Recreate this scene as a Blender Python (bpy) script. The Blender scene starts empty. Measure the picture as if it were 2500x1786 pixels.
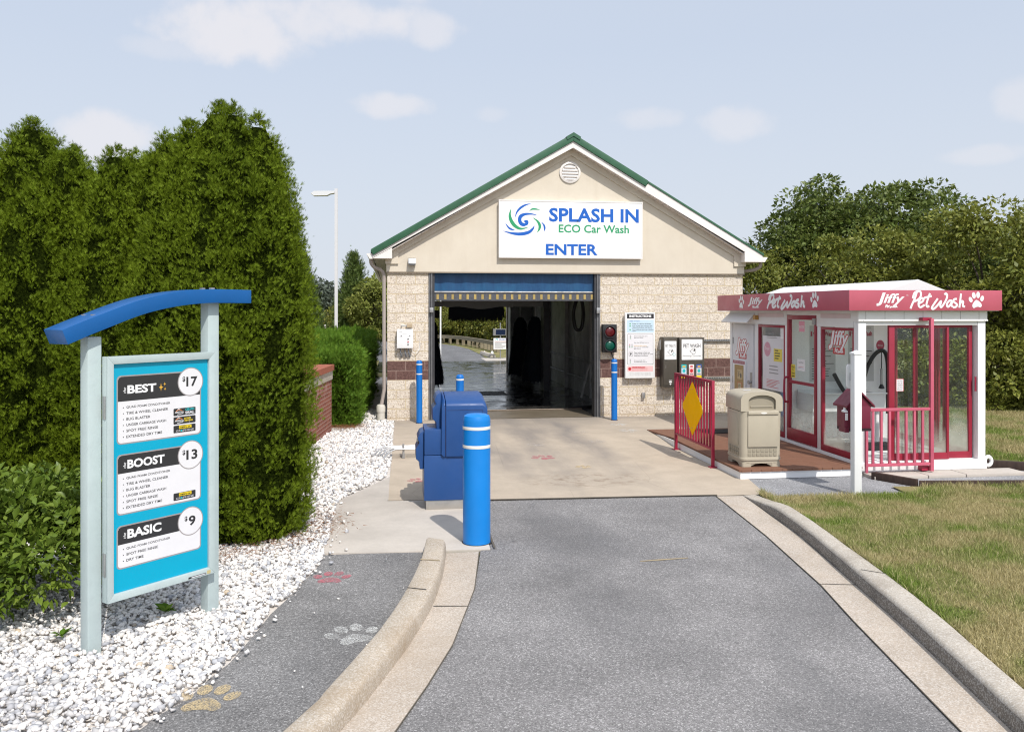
import bpy, bmesh, math, random
import numpy as np
from mathutils import Vector, Matrix
S = bpy.context.scene
R = math.radians
random.seed(7); RNG = np.random.default_rng(7)

# ------------------------------------------------------------------ camera, sky, sun, exposure
YAW = R(8.13)
cam = bpy.data.objects.new('camera', bpy.data.cameras.new('camera')); S.collection.objects.link(cam)
cam.data.sensor_width = 36; cam.data.lens = 36 * 2050 / 2500; cam.data.shift_y = -136 / 2500
cam.data.clip_end = 3000; cam.location = (0, 0, 2.35); cam.rotation_euler = (R(90), 0, -YAW)
S.camera = cam
S.view_settings.view_transform = 'Standard'; S.view_settings.look = 'None'
S.view_settings.exposure = 0.05; S.view_settings.gamma = 1
S.cycles.use_denoising = True; S.cycles.denoising_prefilter = 'NONE'; S.cycles.filter_width = 1.15; S.cycles.sample_clamp_indirect = 3.0; S.cycles.adaptive_threshold = .004; S.cycles.max_bounces = 8; S.cycles.transparent_max_bounces = 16
SUN = Vector((0.265 * math.cos(R(49)), -0.964 * math.cos(R(49)), math.sin(R(49))))
sl = bpy.data.lights.new('sun', 'SUN'); sl.energy = 3.9; sl.angle = R(0.5); sl.color = (1, 0.95, 0.88)
so = bpy.data.objects.new('sun', sl); S.collection.objects.link(so)
so.rotation_euler = (-SUN).to_track_quat('-Z', 'Y').to_euler()

W = bpy.data.worlds.new('World'); S.world = W; W.use_nodes = True
nt = W.node_tree; nt.nodes.clear()
def wn(t, **k):
    n = nt.nodes.new(t)
    for a, b in k.items(): setattr(n, a, b)
    return n
def wm(op, a, b=None, c=None):
    n = wn('ShaderNodeMath', operation=op)
    for i, v in enumerate((a, b, c)):
        if v is None: continue
        if isinstance(v, (int, float)): n.inputs[i].default_value = v
        else: nt.links.new(v, n.inputs[i])
    return n.outputs[0]
sky = wn('ShaderNodeTexSky', sky_type='NISHITA'); sky.sun_disc = False
sky.sun_elevation = R(49); sky.sun_rotation = math.atan2(0.265, -0.964)
sky.air_density = 1.0; sky.dust_density = 2.5; sky.ozone_density = 1.2
tc = wn('ShaderNodeTexCoord'); sx = wn('ShaderNodeSeparateXYZ'); nt.links.new(tc.outputs['Generated'], sx.inputs[0])
az = wm('ARCTAN2', sx.outputs[0], sx.outputs[1]); el = wm('ARCSINE', sx.outputs[2])
nz = wn('ShaderNodeTexNoise'); nz.inputs['Scale'].default_value = 18; nz.inputs['Detail'].default_value = 7; nz.inputs['Roughness'].default_value = .55
nt.links.new(tc.outputs['Generated'], nz.inputs['Vector'])
nz2 = wn('ShaderNodeTexNoise'); nz2.inputs['Scale'].default_value = 5; nz2.inputs['Detail'].default_value = 4
nt.links.new(tc.outputs['Generated'], nz2.inputs['Vector'])
nsum = wm('ADD', wm('MULTIPLY', wm('SUBTRACT', nz.outputs[0], .5), 2.7), wm('MULTIPLY', wm('SUBTRACT', nz2.outputs[0], .5), 1.6))
CLOUDS = [(560, 70, 190, 85, 1.0), (830, 55, 260, 60, .9), (1040, 70, 75, 50, .7), (945, 257, 105, 33, .75), (270, 335, 110, 60, .85), (1580, 292, 95, 30, .45),
          (1800, 300, 105, 45, .55), (2400, 378, 95, 26, .45), (2490, 250, 60, 50, .5), (1205, 278, 50, 22, .3), (430, 120, 120, 30, .35), (700, -160, 700, 140, .6), (1900, -260, 500, 120, .5)]
mask = None
for (px, py, hw, hh, a) in CLOUDS:
    xc, up = (px - 1250) / 2050, (757 - py) / 2050
    a0 = math.atan(xc) + YAW; e0 = math.atan(up / math.sqrt(1 + xc * xc))
    d = wm('ADD', wm('POWER', wm('MULTIPLY', wm('SUBTRACT', az, a0), 2050 / hw), 2.0), wm('POWER', wm('MULTIPLY', wm('SUBTRACT', el, e0), 2050 / hh), 2.0))
    m = wm('ADD', wm('SUBTRACT', 1.15, d), nsum)
    mr = wn('ShaderNodeMapRange', interpolation_type='SMOOTHSTEP'); nt.links.new(m, mr.inputs[0])
    mr.inputs[1].default_value = .05; mr.inputs[2].default_value = 1.1; mr.inputs[3].default_value = 0; mr.inputs[4].default_value = a
    mask = mr.outputs[0] if mask is None else wm('MAXIMUM', mask, mr.outputs[0])
hazemix = wn('ShaderNodeMix', data_type='RGBA'); hazemix.inputs[0].default_value = .78
nt.links.new(sky.outputs[0], hazemix.inputs[6]); hazemix.inputs[7].default_value = (6.3, 7.0, 8.2, 1)
lowmix = wn('ShaderNodeMix', data_type='RGBA'); lr_ = wn('ShaderNodeMapRange'); nt.links.new(el, lr_.inputs[0]); lr_.inputs[1].default_value = 0.0; lr_.inputs[2].default_value = .3; lr_.inputs[3].default_value = .75; lr_.inputs[4].default_value = 0
nt.links.new(lr_.outputs[0], lowmix.inputs[0]); nt.links.new(hazemix.outputs[2], lowmix.inputs[6]); lowmix.inputs[7].default_value = (6.5, 6.9, 7.5, 1)
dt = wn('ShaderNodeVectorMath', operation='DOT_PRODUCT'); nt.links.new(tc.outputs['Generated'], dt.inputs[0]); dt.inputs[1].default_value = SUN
glow = wm('ADD', 1.0, wm('MULTIPLY', wm('POWER', wm('MAXIMUM', dt.outputs['Value'], 0.0), 2.0), .5))  # sky brightened around the sun, out of view, added to fill shadows
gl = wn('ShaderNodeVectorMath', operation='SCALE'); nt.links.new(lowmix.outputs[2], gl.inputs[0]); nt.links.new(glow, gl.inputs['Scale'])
cm = wn('ShaderNodeMix', data_type='RGBA'); nt.links.new(wm('MULTIPLY', mask, .8), cm.inputs[0])
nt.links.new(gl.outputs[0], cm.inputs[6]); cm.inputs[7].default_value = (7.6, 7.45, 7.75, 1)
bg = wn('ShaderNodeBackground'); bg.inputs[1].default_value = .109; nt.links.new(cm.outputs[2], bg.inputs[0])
wo = wn('ShaderNodeOutputWorld'); nt.links.new(bg.outputs[0], wo.inputs[0])

# ------------------------------------------------------------------ materials
class NT:
    def __init__(s, name):
        s.m = bpy.data.materials.new(name); s.m.use_nodes = True; s.t = s.m.node_tree
        s.b = s.t.nodes['Principled BSDF']; s.out = s.t.nodes['Material Output']; s._pos = None
    def n(s, typ, **k):
        n = s.t.nodes.new(typ)
        for a, b in k.items(): setattr(n, a, b)
        return n
    def set(s, sock, v):
        if isinstance(v, bpy.types.NodeSocket): s.t.links.new(v, sock)
        elif isinstance(v, tuple) and len(v) == 3 and sock.type == 'RGBA': sock.default_value = (*v, 1)
        else: sock.default_value = v
    def pos(s):
        if s._pos is None: s._pos = s.n('ShaderNodeNewGeometry')
        return s._pos.outputs['Position']
    def isl(s): s.pos(); return s._pos.outputs['Random Per Island']
    def xyz(s):
        x = s.n('ShaderNodeSeparateXYZ'); s.set(x.inputs[0], s.pos()); return x.outputs
    def noise(s, scale, detail=3, rough=.5, vec=None, dist=0):
        n = s.n('ShaderNodeTexNoise'); n.inputs['Scale'].default_value = scale; n.inputs['Detail'].default_value = detail
        n.inputs['Roughness'].default_value = rough; n.inputs['Distortion'].default_value = dist
        s.set(n.inputs['Vector'], vec if vec is not None else s.pos()); return n.outputs[0]
    def vor(s, scale, feature='F1', out='Distance', vec=None):
        n = s.n('ShaderNodeTexVoronoi', feature=feature); n.inputs['Scale'].default_value = scale
        s.set(n.inputs['Vector'], vec if vec is not None else s.pos()); return n.outputs[out]
    def math(s, op, a, b=0.0, clamp=False):
        n = s.n('ShaderNodeMath', operation=op, use_clamp=clamp); s.set(n.inputs[0], a); s.set(n.inputs[1], b); return n.outputs[0]
    def ramp(s, f, *stops):
        n = s.n('ShaderNodeValToRGB'); e = n.color_ramp.elements
        while len(e) < len(stops): e.new(.5)
        for x, (p, c) in zip(e, stops):
            x.position = p; x.color = (*c, 1) if isinstance(c, tuple) else (c, c, c, 1)
        s.set(n.inputs[0], f); return n.outputs[0]
    def rng(s, f, a, b, c=0.0, d=1.0):
        n = s.n('ShaderNodeMapRange'); s.set(n.inputs[0], f)
        for i, v in enumerate((a, b, c, d)): n.inputs[i + 1].default_value = v
        return n.outputs[0]
    def mix(s, f, a, b, blend='MIX'):
        n = s.n('ShaderNodeMix', data_type='RGBA', blend_type=blend); s.set(n.inputs[0], f); s.set(n.inputs[6], a); s.set(n.inputs[7], b); return n.outputs[2]
    def vec(s, x=0.0, y=0.0, z=0.0):
        n = s.n('ShaderNodeCombineXYZ'); s.set(n.inputs[0], x); s.set(n.inputs[1], y); s.set(n.inputs[2], z); return n.outputs[0]
    def bump(s, h, strength=.3, dist=.01):
        n = s.n('ShaderNodeBump'); n.inputs['Strength'].default_value = strength; n.inputs['Distance'].default_value = dist
        s.set(n.inputs['Height'], h); s.set(s.b.inputs['Normal'], n.outputs[0])
    def fin(s, col=None, rough=.6, metal=0.0, spec=.5):
        if col is not None: s.set(s.b.inputs['Base Color'], col)
        s.set(s.b.inputs['Roughness'], rough); s.set(s.b.inputs['Metallic'], metal); s.b.inputs['Specular IOR Level'].default_value = spec
        return s.m

def paint(name, col, rough=.45, var=.12, metal=0.0, scale=5, bump=.0, dirt=None):
    k = NT(name); n = k.noise(scale, 5, .6)
    c = k.mix(k.rng(n, .3, .7), tuple(x * (1 - var) for x in col), tuple(min(1, x * (1 + var * .6)) for x in col))
    if dirt:
        c = k.mix(k.math('MULTIPLY', k.ramp(k.noise(scale * 2.3, 6, .7), (.52, 0.0), (.75, 1.0)), .5), c, dirt)
    if bump: k.bump(k.noise(160, 2), bump, .002)
    return k.fin(c, k.rng(k.noise(scale * 3, 3), .3, .7, rough * .85, min(1, rough * 1.2)), metal)
def flat(name, col, rough=.5, metal=0.0):
    k = NT(name); n = k.noise(9, 3)
    return k.fin(k.mix(n, tuple(x * .95 for x in col), tuple(min(1, x * 1.04) for x in col)), rough, metal)

def m_asphalt(name, lo, hi, tint=(1, 1, 1.03)):
    k = NT(name)
    sp = k.vor(135, out='Color'); sx_ = k.n('ShaderNodeSeparateColor'); k.set(sx_.inputs[0], sp)
    grain = k.ramp(sx_.outputs[0], (0.0, lo), (.4, (lo + hi) * .5), (.85, hi), (1.0, min(.6, hi * 1.7)))
    big = k.rng(k.noise(.9, 4, .6), .3, .72, .72, 1.16)
    fine = k.rng(k.noise(38, 3), .2, .8, .75, 1.2)
    c = k.mix(1.0, k.mix(1.0, grain, k.vec(big, big, big), 'MULTIPLY'), k.vec(fine, fine, fine), 'MULTIPLY')
    c = k.mix(1.0, c, tint, 'MULTIPLY')
    x_, y_, z_ = k.xyz(); st = k.ramp(k.noise(.8, 4, .55, vec=k.vec(x_, k.math('MULTIPLY', y_, .45), z_), dist=.4), (.5, 0.0), (.75, .55))
    c = k.mix(st, c, (lo * .75, lo * .75, lo * .78))
    sm = k.ramp(k.vor(1.1), (.012, .6), (.035, 0.0))
    c = k.mix(sm, c, (.035, .035, .037))
    k.bump(k.math('ADD', sx_.outputs[1], k.noise(60, 2)), .55, .006)
    return k.fin(c, .85, 0, .35)
A_DRIVE = m_asphalt('driveway_asphalt', .145, .285, (1.0, .96, .945))
A_PATH = m_asphalt('path_asphalt', .125, .265, (1.0, .97, .955))
A_ROAD = m_asphalt('rear_asphalt', .12, .2)
A_GRAVELPATCH = m_asphalt('crushed_stone', .17, .36)

def m_concrete(name, col, stain=None, agg=0.0, tracks=False, sweep=False):
    k = NT(name); n = k.noise(2.2, 6, .62); n2 = k.noise(45, 4, .6)
    c = k.mix(k.rng(n, .28, .72), tuple(x * .84 for x in col), tuple(x * 1.08 for x in col))
    c = k.mix(k.rng(n2, .35, .75, 0, .3), c, tuple(x * .72 for x in col))
    if agg:
        v = k.vor(130, out='Color'); q = k.n('ShaderNodeSeparateColor'); k.set(q.inputs[0], v)
        c = k.mix(k.ramp(q.outputs[0], (.62, 0.0), (.7, agg)), c, (.78, .76, .72)); c = k.mix(k.ramp(q.outputs[1], (.76, 0.0), (.82, agg)), c, (.16, .13, .1))
    if stain: c = k.mix(k.ramp(k.noise(1.4, 5, .65, dist=.8), (.5, 0.0), (.72, .6)), c, stain)
    if tracks:
        x, y, z = k.xyz()
        # tyre tracks and oil along the lane: wear of the slab itself
        t = None
        for cx, w in ((1.75, .34), (3.3, .34), (2.5, .5)):
            d = k.math('DIVIDE', k.math('ABSOLUTE', k.math('SUBTRACT', k.math('ADD', x, k.math('MULTIPLY', k.math('SUBTRACT', k.noise(.8, 3), .5), .9)), cx)), w)
            b = k.rng(d, .1, 1.5, 1.0, 0); t = b if t is None else k.math('MAXIMUM', t, b)
        t = k.math('MULTIPLY', t, k.rng(k.noise(1.6, 5, .6, vec=k.vec(x, k.math('MULTIPLY', y, .22), z)), .34, .62, .15, .85))
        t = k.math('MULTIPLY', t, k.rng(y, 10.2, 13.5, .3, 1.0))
        c = k.mix(t, c, (.22, .195, .175))
        d = k.math('ADD', k.math('POWER', k.math('DIVIDE', k.math('SUBTRACT', x, 2.65), .95), 2.0), k.math('POWER', k.math('DIVIDE', k.math('SUBTRACT', y, 11.35), .5), 2.0))
        o = k.math('MULTIPLY', k.rng(d, .3, 1.3, 1, 0), k.ramp(k.noise(5, 6, .65), (.48, 0.0), (.66, .55)))
        c = k.mix(o, c, (.14, .09, .055))
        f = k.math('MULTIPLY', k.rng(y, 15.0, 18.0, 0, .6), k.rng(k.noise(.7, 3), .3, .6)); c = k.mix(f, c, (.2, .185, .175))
    cr = k.ramp(k.vor(.55, 'DISTANCE_TO_EDGE'), (.0, .22), (.003, 0.0)) if tracks else None
    if cr is not None: c = k.mix(cr, c, (.14, .12, .1))
    k.bump(k.math('ADD', n2, k.math('MULTIPLY', n, .6)), .25, .004)
    return k.fin(c, .85, 0, .3)
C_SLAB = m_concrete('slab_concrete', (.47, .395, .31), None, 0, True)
C_PAD = m_concrete('pad_concrete', (.50, .455, .405))
C_KERB = m_concrete('kerb_concrete', (.44, .37, .29), (.3, .22, .14), .28)
C_GUTTER = m_concrete('gutter_concrete', (.46, .39, .32), (.36, .29, .22), .28)
C_KERBR = m_concrete('old_kerb_concrete', (.46, .41, .345), (.24, .2, .16), .3)
C_KERBSHADE = m_concrete('shaded_kerb_concrete', (.2, .175, .15), (.09, .08, .07), .3)  # darker kerb face: its shade is put into the concrete colour
C_PAVER = m_concrete('paver_concrete', (.5, .45, .4))

def m_block():
    k = NT('split_face_block'); x, y, z = k.xyz()
    h = k.math('ADD', x, k.math('MULTIPLY', y, 1.0))
    br = k.n('ShaderNodeTexBrick', offset=.5); k.set(br.inputs['Vector'], k.vec(k.math('ADD', h, .0), k.math('SUBTRACT', z, .052), 0))
    for i, v in (('Scale', 1.0), ('Mortar Size', .009), ('Mortar Smooth', .1), ('Brick Width', .4064), ('Row Height', .2032), ('Bias', 0.0)): br.inputs[i].default_value = v
    br.inputs['Color1'].default_value = (0, 0, 0, 1); br.inputs['Color2'].default_value = (1, 1, 1, 1); br.inputs['Mortar'].default_value = (.5, .5, .5, 1)
    rough = k.noise(17, 8, .7); pit = k.noise(70, 3, .6)
    sp = k.vor(60, out='Color'); q = k.n('ShaderNodeSeparateColor'); k.set(q.inputs[0], sp)
    cream = k.mix(k.rng(rough, .3, .68), (.55, .475, .385), (.85, .77, .665))
    cream = k.mix(k.ramp(q.outputs[0], (.72, 0.0), (.8, .55)), cream, (.3, .22, .16))
    cream = k.mix(k.ramp(q.outputs[1], (.8, 0.0), (.86, .6)), cream, (.74, .7, .64))
    cream = k.mix(k.math('MULTIPLY', br.outputs['Color'], .16), cream, (.45, .36, .28))
    brown = k.mix(k.rng(rough, .3, .7), (.085, .045, .04), (.2, .115, .1))
    band = k.math('MULTIPLY', k.math('GREATER_THAN', z, .866), k.math('LESS_THAN', z, 1.270))
    c = k.mix(band, cream, brown)
    c = k.mix(br.outputs['Fac'], c, k.mix(band, (.64, .53, .36), (.3, .21, .18)))
    c = k.mix(k.math('MULTIPLY', k.rng(z, 0, .35, .45, 0), k.rng(k.noise(3, 4), .35, .7)), c, (.3, .2, .11))
    hh = k.math('ADD', k.math('MULTIPLY', rough, 1.0), k.math('MULTIPLY', pit, .35)); hh = k.math('SUBTRACT', hh, k.math('MULTIPLY', br.outputs['Fac'], .55))
    k.bump(hh, .8, .035)
    return k.fin(c, .92, 0, .2)
BLOCK = m_block()

def m_brick():
    k = NT('red_brick'); x, y, z = k.xyz()
    br = k.n('ShaderNodeTexBrick', offset=.5); k.set(br.inputs['Vector'], k.vec(k.math('ADD', x, y), z, 0))
    for i, v in (('Scale', 1.0), ('Mortar Size', .006), ('Mortar Smooth', .2), ('Brick Width', .21), ('Row Height', .072)): br.inputs[i].default_value = v
    br.inputs['Color1'].default_value = (.2, .05, .03, 1); br.inputs['Color2'].default_value = (.28, .08, .047, 1); br.inputs['Mortar'].default_value = (.42, .3, .25, 1)
    c = k.mix(k.math('MULTIPLY', k.rng(k.noise(4, 4), .5, .7), k.rng(z, .6, 1.1, 0, .6)), br.outputs['Color'], (.62, .5, .45))
    k.bump(k.math('SUBTRACT', k.noise(80, 3), br.outputs['Fac']), .5, .008)
    return k.fin(c, .85)
BRICK = m_brick()
BRICKCAP = paint('brick_cap', (.33, .1, .055), .8, .25, scale=14)
LIMESTONE = m_concrete('pebble_band', (.46, .4, .31), (.24, .18, .11), .7)
def m_stucco():
    k = NT('stucco'); n = k.noise(1.6, 5, .6)
    c = k.mix(k.rng(n, .3, .7), (.575, .515, .425), (.635, .575, .48)); x, y, z = k.xyz()
    c = k.mix(k.math('MULTIPLY', k.ramp(k.noise(1.0, 6, .7, vec=k.vec(k.math('MULTIPLY', x, 2.4), y, k.math('MULTIPLY', z, .35))), (.5, 0.0), (.78, .4)), 1.0), c, (.5, .43, .34))
    k.bump(k.noise(120, 3), .35, .004); return k.fin(c, .9, 0, .25)
STUCCO = m_stucco()
WHITE = paint('white_trim', (.74, .70, .67), .5, .06)
WHITEP = paint('white_paint', (.77, .77, .77), .4, .03)
SIGNWHITE = flat('sign_white', (.80, .80, .80), .35)
GREEN = paint('green_metal', (.03, .105, .055), .45, .12)
DARKGREY = paint('dark_frame', (.055, .055, .06), .45, .25, metal=.3)
GREYFRAME = paint('grey_frame', (.16, .16, .165), .4, .25, metal=.4)
GALV = paint('galvanised', (.45, .45, .45), .4, .15, metal=.8)
BROWNSPOUT = paint('taupe_spout', (.36, .31, .28), .45, .1)
PVC = paint('pvc_pipe', (.55, .52, .46), .5, .1)
BLACK = flat('black_plastic', (.012, .012, .013), .45)
BRISTLE = flat('brush_bristle', (.008, .013, .024), .8)
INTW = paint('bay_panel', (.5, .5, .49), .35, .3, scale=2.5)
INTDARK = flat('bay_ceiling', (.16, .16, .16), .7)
def m_curtain():
    k = NT('blue_vinyl'); x, y, z = k.xyz()
    st = k.noise(3, 6, .7, vec=k.vec(k.math('MULTIPLY', x, 3.0), y, k.math('MULTIPLY', z, .7)))
    c = k.mix(k.rng(st, .35, .75), (.003, .045, .14), (.012, .09, .21)); c = k.mix(k.math('MULTIPLY', k.rng(z, 2.95, 2.76, 0, .55), k.rng(k.noise(2, 4), .3, .7)), c, (.008, .11, .23))
    k.bump(k.noise(4, 3), .3, .02); return k.fin(c, .45)
CURTAIN = m_curtain()
STRIP = paint('striped_rubber', (.075, .08, .095), .6, .35, scale=25)
YELLOWTAB = paint('yellow_tab', (.38, .28, .09), .6, .25, scale=8)
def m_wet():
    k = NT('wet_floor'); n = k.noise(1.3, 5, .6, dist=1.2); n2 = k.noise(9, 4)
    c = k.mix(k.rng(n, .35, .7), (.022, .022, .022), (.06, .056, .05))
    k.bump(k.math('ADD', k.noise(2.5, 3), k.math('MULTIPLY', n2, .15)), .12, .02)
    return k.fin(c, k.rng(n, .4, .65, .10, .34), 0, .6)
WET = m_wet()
WETSLAB = m_concrete('damp_concrete', (.2, .165, .12), (.1, .08, .055)); WETSLAB.node_tree.nodes['Principled BSDF'].inputs['Roughness'].default_value = .35
SBLUE = flat('sign_blue', (.0, .10, .46), .4); SGREEN = flat('sign_green', (.02, .29, .12), .35)
BOLLARD = paint('bollard_blue', (.0, .19, .58), .42, .05, scale=3)
BOLLARDD = paint('slim_bollard_blue', (.0, .135, .48), .42, .06, scale=3)
TAPE = flat('reflective_tape', (.72, .70, .66), .4)
NAVY = paint('pay_station_blue', (.012, .062, .215), .42, .06, bump=.06)
NAVYEDGE = paint('pay_station_seam', (.012, .02, .08), .5)
STEEL = paint('brushed_steel', (.5, .48, .45), .32, .12, metal=.75)
SAGE = paint('sage_paint', (.44, .52, .52), .38, .05, dirt=(.36, .42, .43))
BEAMBLUE = paint('beam_blue', (.0, .088, .30), .4, .06)
CYAN = flat('panel_cyan', (.0, .35, .53), .25); CHAR = flat('ink_charcoal', (.03, .03, .033), .3); CARD = flat('card_white', (.72, .71, .73), .25)
CARDEDGE = flat('card_edge', (.32, .29, .29), .3); GOLD = flat('ink_gold', (.75, .42, .05), .3); INKY = flat('ink_yellow', (.8, .6, .02), .3)
INKT = flat('ink_teal', (.03, .45, .48), .3); INKO = flat('ink_orange', (.65, .2, .05), .3); INKG = flat('ink_grey', (.3, .3, .3), .3); INKR = flat('ink_red', (.55, .03, .04), .3)
PALEB = flat('ink_pale_blue', (.52, .66, .76), .3); PALEP = flat('ink_pale_pink', (.75, .48, .48), .3); LITEG = flat('card_grey', (.62, .62, .64), .3); INKGR = flat('ink_green', (.06, .35, .08), .3); INKB = flat('ink_blue', (.05, .12, .4), .3)
MAROON = paint('maroon_metal', (.31, .014, .045), .4, .12); ROSE = paint('rose_fascia', (.45, .09, .13), .38, .1, scale=2)
ROSEPIPE = paint('rose_pipe', (.5, .10, .155), .42, .1); REDFRAME = paint('red_frame', (.29, .018, .04), .35, .12)
ORANGE = paint('reflector_orange', (.95, .49, .0), .7, .04); ORANGE.node_tree.nodes['Principled BSDF'].inputs['Specular IOR Level'].default_value = .1; BRONZE = paint('bronze_cabinet', (.10, .09, .075), .4, .1, metal=.4)
BEIGE = paint('beige_plastic', (.42, .375, .29), .5, .05, bump=.15); BEIGESHADE = paint('beige_recess_shade', (.30, .265, .2), .6, .06)  # second beige is darker: shade of the bin's recesses put into the colour
MATBLACK = paint('rubber_mat', (.014, .014, .016), .9, .2)
def m_wood(name, a, b, bw, axis='x'):
    k = NT(name); x, y, z = k.xyz(); u, v = (x, y) if axis == 'x' else (y, x)
    n = k.noise(6, 5, .6, vec=k.vec(k.math('MULTIPLY', u, .6), k.math('MULTIPLY', v, 9.0), z))
    c = k.mix(k.rng(n, .3, .7), a, b)
    return k.fin(c, .75)
DECK = m_wood('deck_board', (.15, .066, .037), (.23, .108, .065), .14)
TIMBER = m_wood('dark_timber', (.03, .016, .012), (.06, .035, .025), .1)
GREYWOOD = m_wood('weathered_timber', (.17, .14, .09), (.3, .26, .18), .1)
def m_glass(name, fog=False, tint=(.93, .96, .95)):
    k = NT(name); t = k.n('ShaderNodeBsdfTransparent'); t.inputs[0].default_value = (*tint, 1)
    g = k.n('ShaderNodeBsdfGlossy'); g.inputs['Roughness'].default_value = .02; g.inputs[0].default_value = (.9, .95, 1, 1)
    k.pos(); bf_ = k._pos.outputs['Backfacing']; fr = k.n('ShaderNodeFresnel'); fr.inputs[0].default_value = 1.45
    mx = k.n('ShaderNodeMixShader'); k.set(mx.inputs[0], k.math('MULTIPLY', fr.outputs[0], k.math('SUBTRACT', 1.0, bf_))); k.set(mx.inputs[1], t.outputs[0]); k.set(mx.inputs[2], g.outputs[0])
    if fog:
        x, y, z = k.xyz(); d0 = k.n('ShaderNodeBsdfDiffuse'); d0.inputs[0].default_value = (.66, .64, .56, 1); d1 = k.n('ShaderNodeBsdfTranslucent'); d1.inputs[0].default_value = (.8, .78, .7, 1); d = k.n('ShaderNodeMixShader'); d.inputs[0].default_value = .55; k.set(d.inputs[1], d0.outputs[0]); k.set(d.inputs[2], d1.outputs[0])
        zz = k.math('ADD', z, k.math('MULTIPLY', k.math('SUBTRACT', k.noise(3, 4), .5), .7))
        f = k.math('ADD', k.rng(zz, .2, .8, .6, .0), .014, True)
        m2 = k.n('ShaderNodeMixShader'); k.set(m2.inputs[0], f); k.set(m2.inputs[1], mx.outputs[0]); k.set(m2.inputs[2], d.outputs[0]); mx = m2
    k.set(k.out.inputs[0], mx.outputs[0]); return k.m
GLASS = m_glass('clear_glass', True)
def m_leaf(name, a, b, c3, clump=1.2, trans=.3, rough=.5, spec=.35):
    k = NT(name); r = k.isl()
    c = k.mix(k.rng(k.noise(clump, 3, .5), .33, .67), a, b); c = k.mix(k.ramp(r, (.45, 0.0), (1.0, .85)), c, c3)
    k.fin(c, rough, 0, spec)
    tr = k.n('ShaderNodeBsdfTranslucent'); k.set(tr.inputs[0], k.mix(.5, c, c3)); mx = k.n('ShaderNodeMixShader'); mx.inputs[0].default_value = trans
    k.set(mx.inputs[1], k.b.outputs[0]); k.set(mx.inputs[2], tr.outputs[0]); k.set(k.out.inputs[0], mx.outputs[0]); return k.m
L_ARB = m_leaf('arborvitae_spray', (.085, .132, .006), (.128, .185, .009), (.185, .24, .018), 1.6, .25, .6, .12)
L_HEDGE = m_leaf('hedge_spray', (.06, .135, .010), (.10, .2, .016), (.17, .26, .03), 1.6, .25, .6, .15)
L_MAPLE = m_leaf('maple_leaf', (.06, .095, .014), (.105, .145, .024), (.19, .22, .055), .7, .25, .5, .35)
L_WOOD = m_leaf('woodland_leaf', (.11, .135, .018), (.185, .205, .034), (.3, .3, .065), .6, .25, .5, .3)
L_LIGHT = m_leaf('light_leaf', (.15, .185, .034), (.22, .25, .05), (.33, .34, .09), .6, .3)
L_CON = m_leaf('conifer_needle', (.055, .095, .018), (.09, .14, .028), (.16, .2, .05), .8, .2)
L_SHRUB = m_leaf('shrub_leaf', (.085, .145, .016), (.145, .215, .024), (.21, .28, .045), 3, .3, .45, .4)
L_FAR = m_leaf('distant_leaf_hazed', (.075, .1, .075), (.11, .135, .1), (.15, .17, .13), .5, .2)  # distance haze put into the leaf colour
L_BANK = m_leaf('bank_leaf', (.09, .12, .014), (.16, .18, .028), (.28, .25, .05), .5, .3)
BARK = paint('bark', (.09, .07, .055), .9, .35, scale=20)
k_ = NT('inner_twigs_shaded'); n_ = k_.noise(34, 6, .75); k_.bump(n_, 1.0, .12); CORE = k_.fin(k_.ramp(n_, (.38, (.006, .010, .002)), (.55, (.03, .045, .006)), (.7, (.075, .11, .010))), 1.0, 0, 0.0)  # twigs and inner foliage, with crown interior shade mixed into the colour
def m_lawn(name, fine=60):
    k = NT(name); d = k.noise(1.1, 5, .62); f = k.noise(fine, 4, .65)
    c = k.mix(k.rng(f, .3, .7), (.09, .11, .03), (.18, .2, .06)); c = k.mix(k.math('MULTIPLY', k.rng(d, .40, .57), .8), c, k.mix(k.rng(f, .3, .7), (.22, .17, .08), (.36, .3, .15)))
    k.bump(f, .6, .03); return k.fin(c, .9, 0, .2)
LAWN = m_lawn('lawn_soil'); FIELD = m_lawn('field_grass', 6)
def m_blade():
    k = NT('grass_blade'); r = k.isl(); d = k.noise(1.1, 5, .62)
    g = k.mix(r, (.12, .19, .026), (.27, .34, .07)); dry = k.mix(r, (.36, .29, .14), (.6, .51, .29))
    dm = k.math('ADD', k.rng(d, .40, .57, 0, .85), k.math('MULTIPLY', k.math('GREATER_THAN', r, .86), .6), True)
    c = k.mix(dm, g, dry); k.fin(c, .6, 0, .25)
    tr = k.n('ShaderNodeBsdfTranslucent'); k.set(tr.inputs[0], c); mx = k.n('ShaderNodeMixShader'); mx.inputs[0].default_value = .3
    k.set(mx.inputs[1], k.b.outputs[0]); k.set(mx.inputs[2], tr.outputs[0]); k.set(k.out.inputs[0], mx.outputs[0]); return k.m
BLADE = m_blade()
def m_stone():
    k = NT('marble_chip'); r = k.isl()
    c = k.ramp(r, (0.0, (.74, .70, .67)), (.4, (.80, .78, .76)), (.68, (.70, .66, .61)), (.8, (.5, .5, .51)), (.92, (.34, .35, .38)), (.985, (.42, .41, .40)), (1.0, (.52, .42, .30)))
    x, y, z = k.xyz()
    old = k.math('MULTIPLY', k.rng(k.noise(.55, 3), .48, .62), k.rng(y, 5.4, 6.6, 1, 0))
    c = k.mix(k.math('MULTIPLY', old, k.math('GREATER_THAN', k.math('FRACT', k.math('MULTIPLY', r, 7.31)), .45)), c, (.32, .32, .34))
    c = k.mix(k.rng(k.noise(25, 4, .6), .5, .8, 0, .35), c, (.5, .45, .4)); k.bump(k.noise(60, 3), .2, .004); return k.fin(c, .75, 0, .3)
STONE = m_stone()
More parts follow.
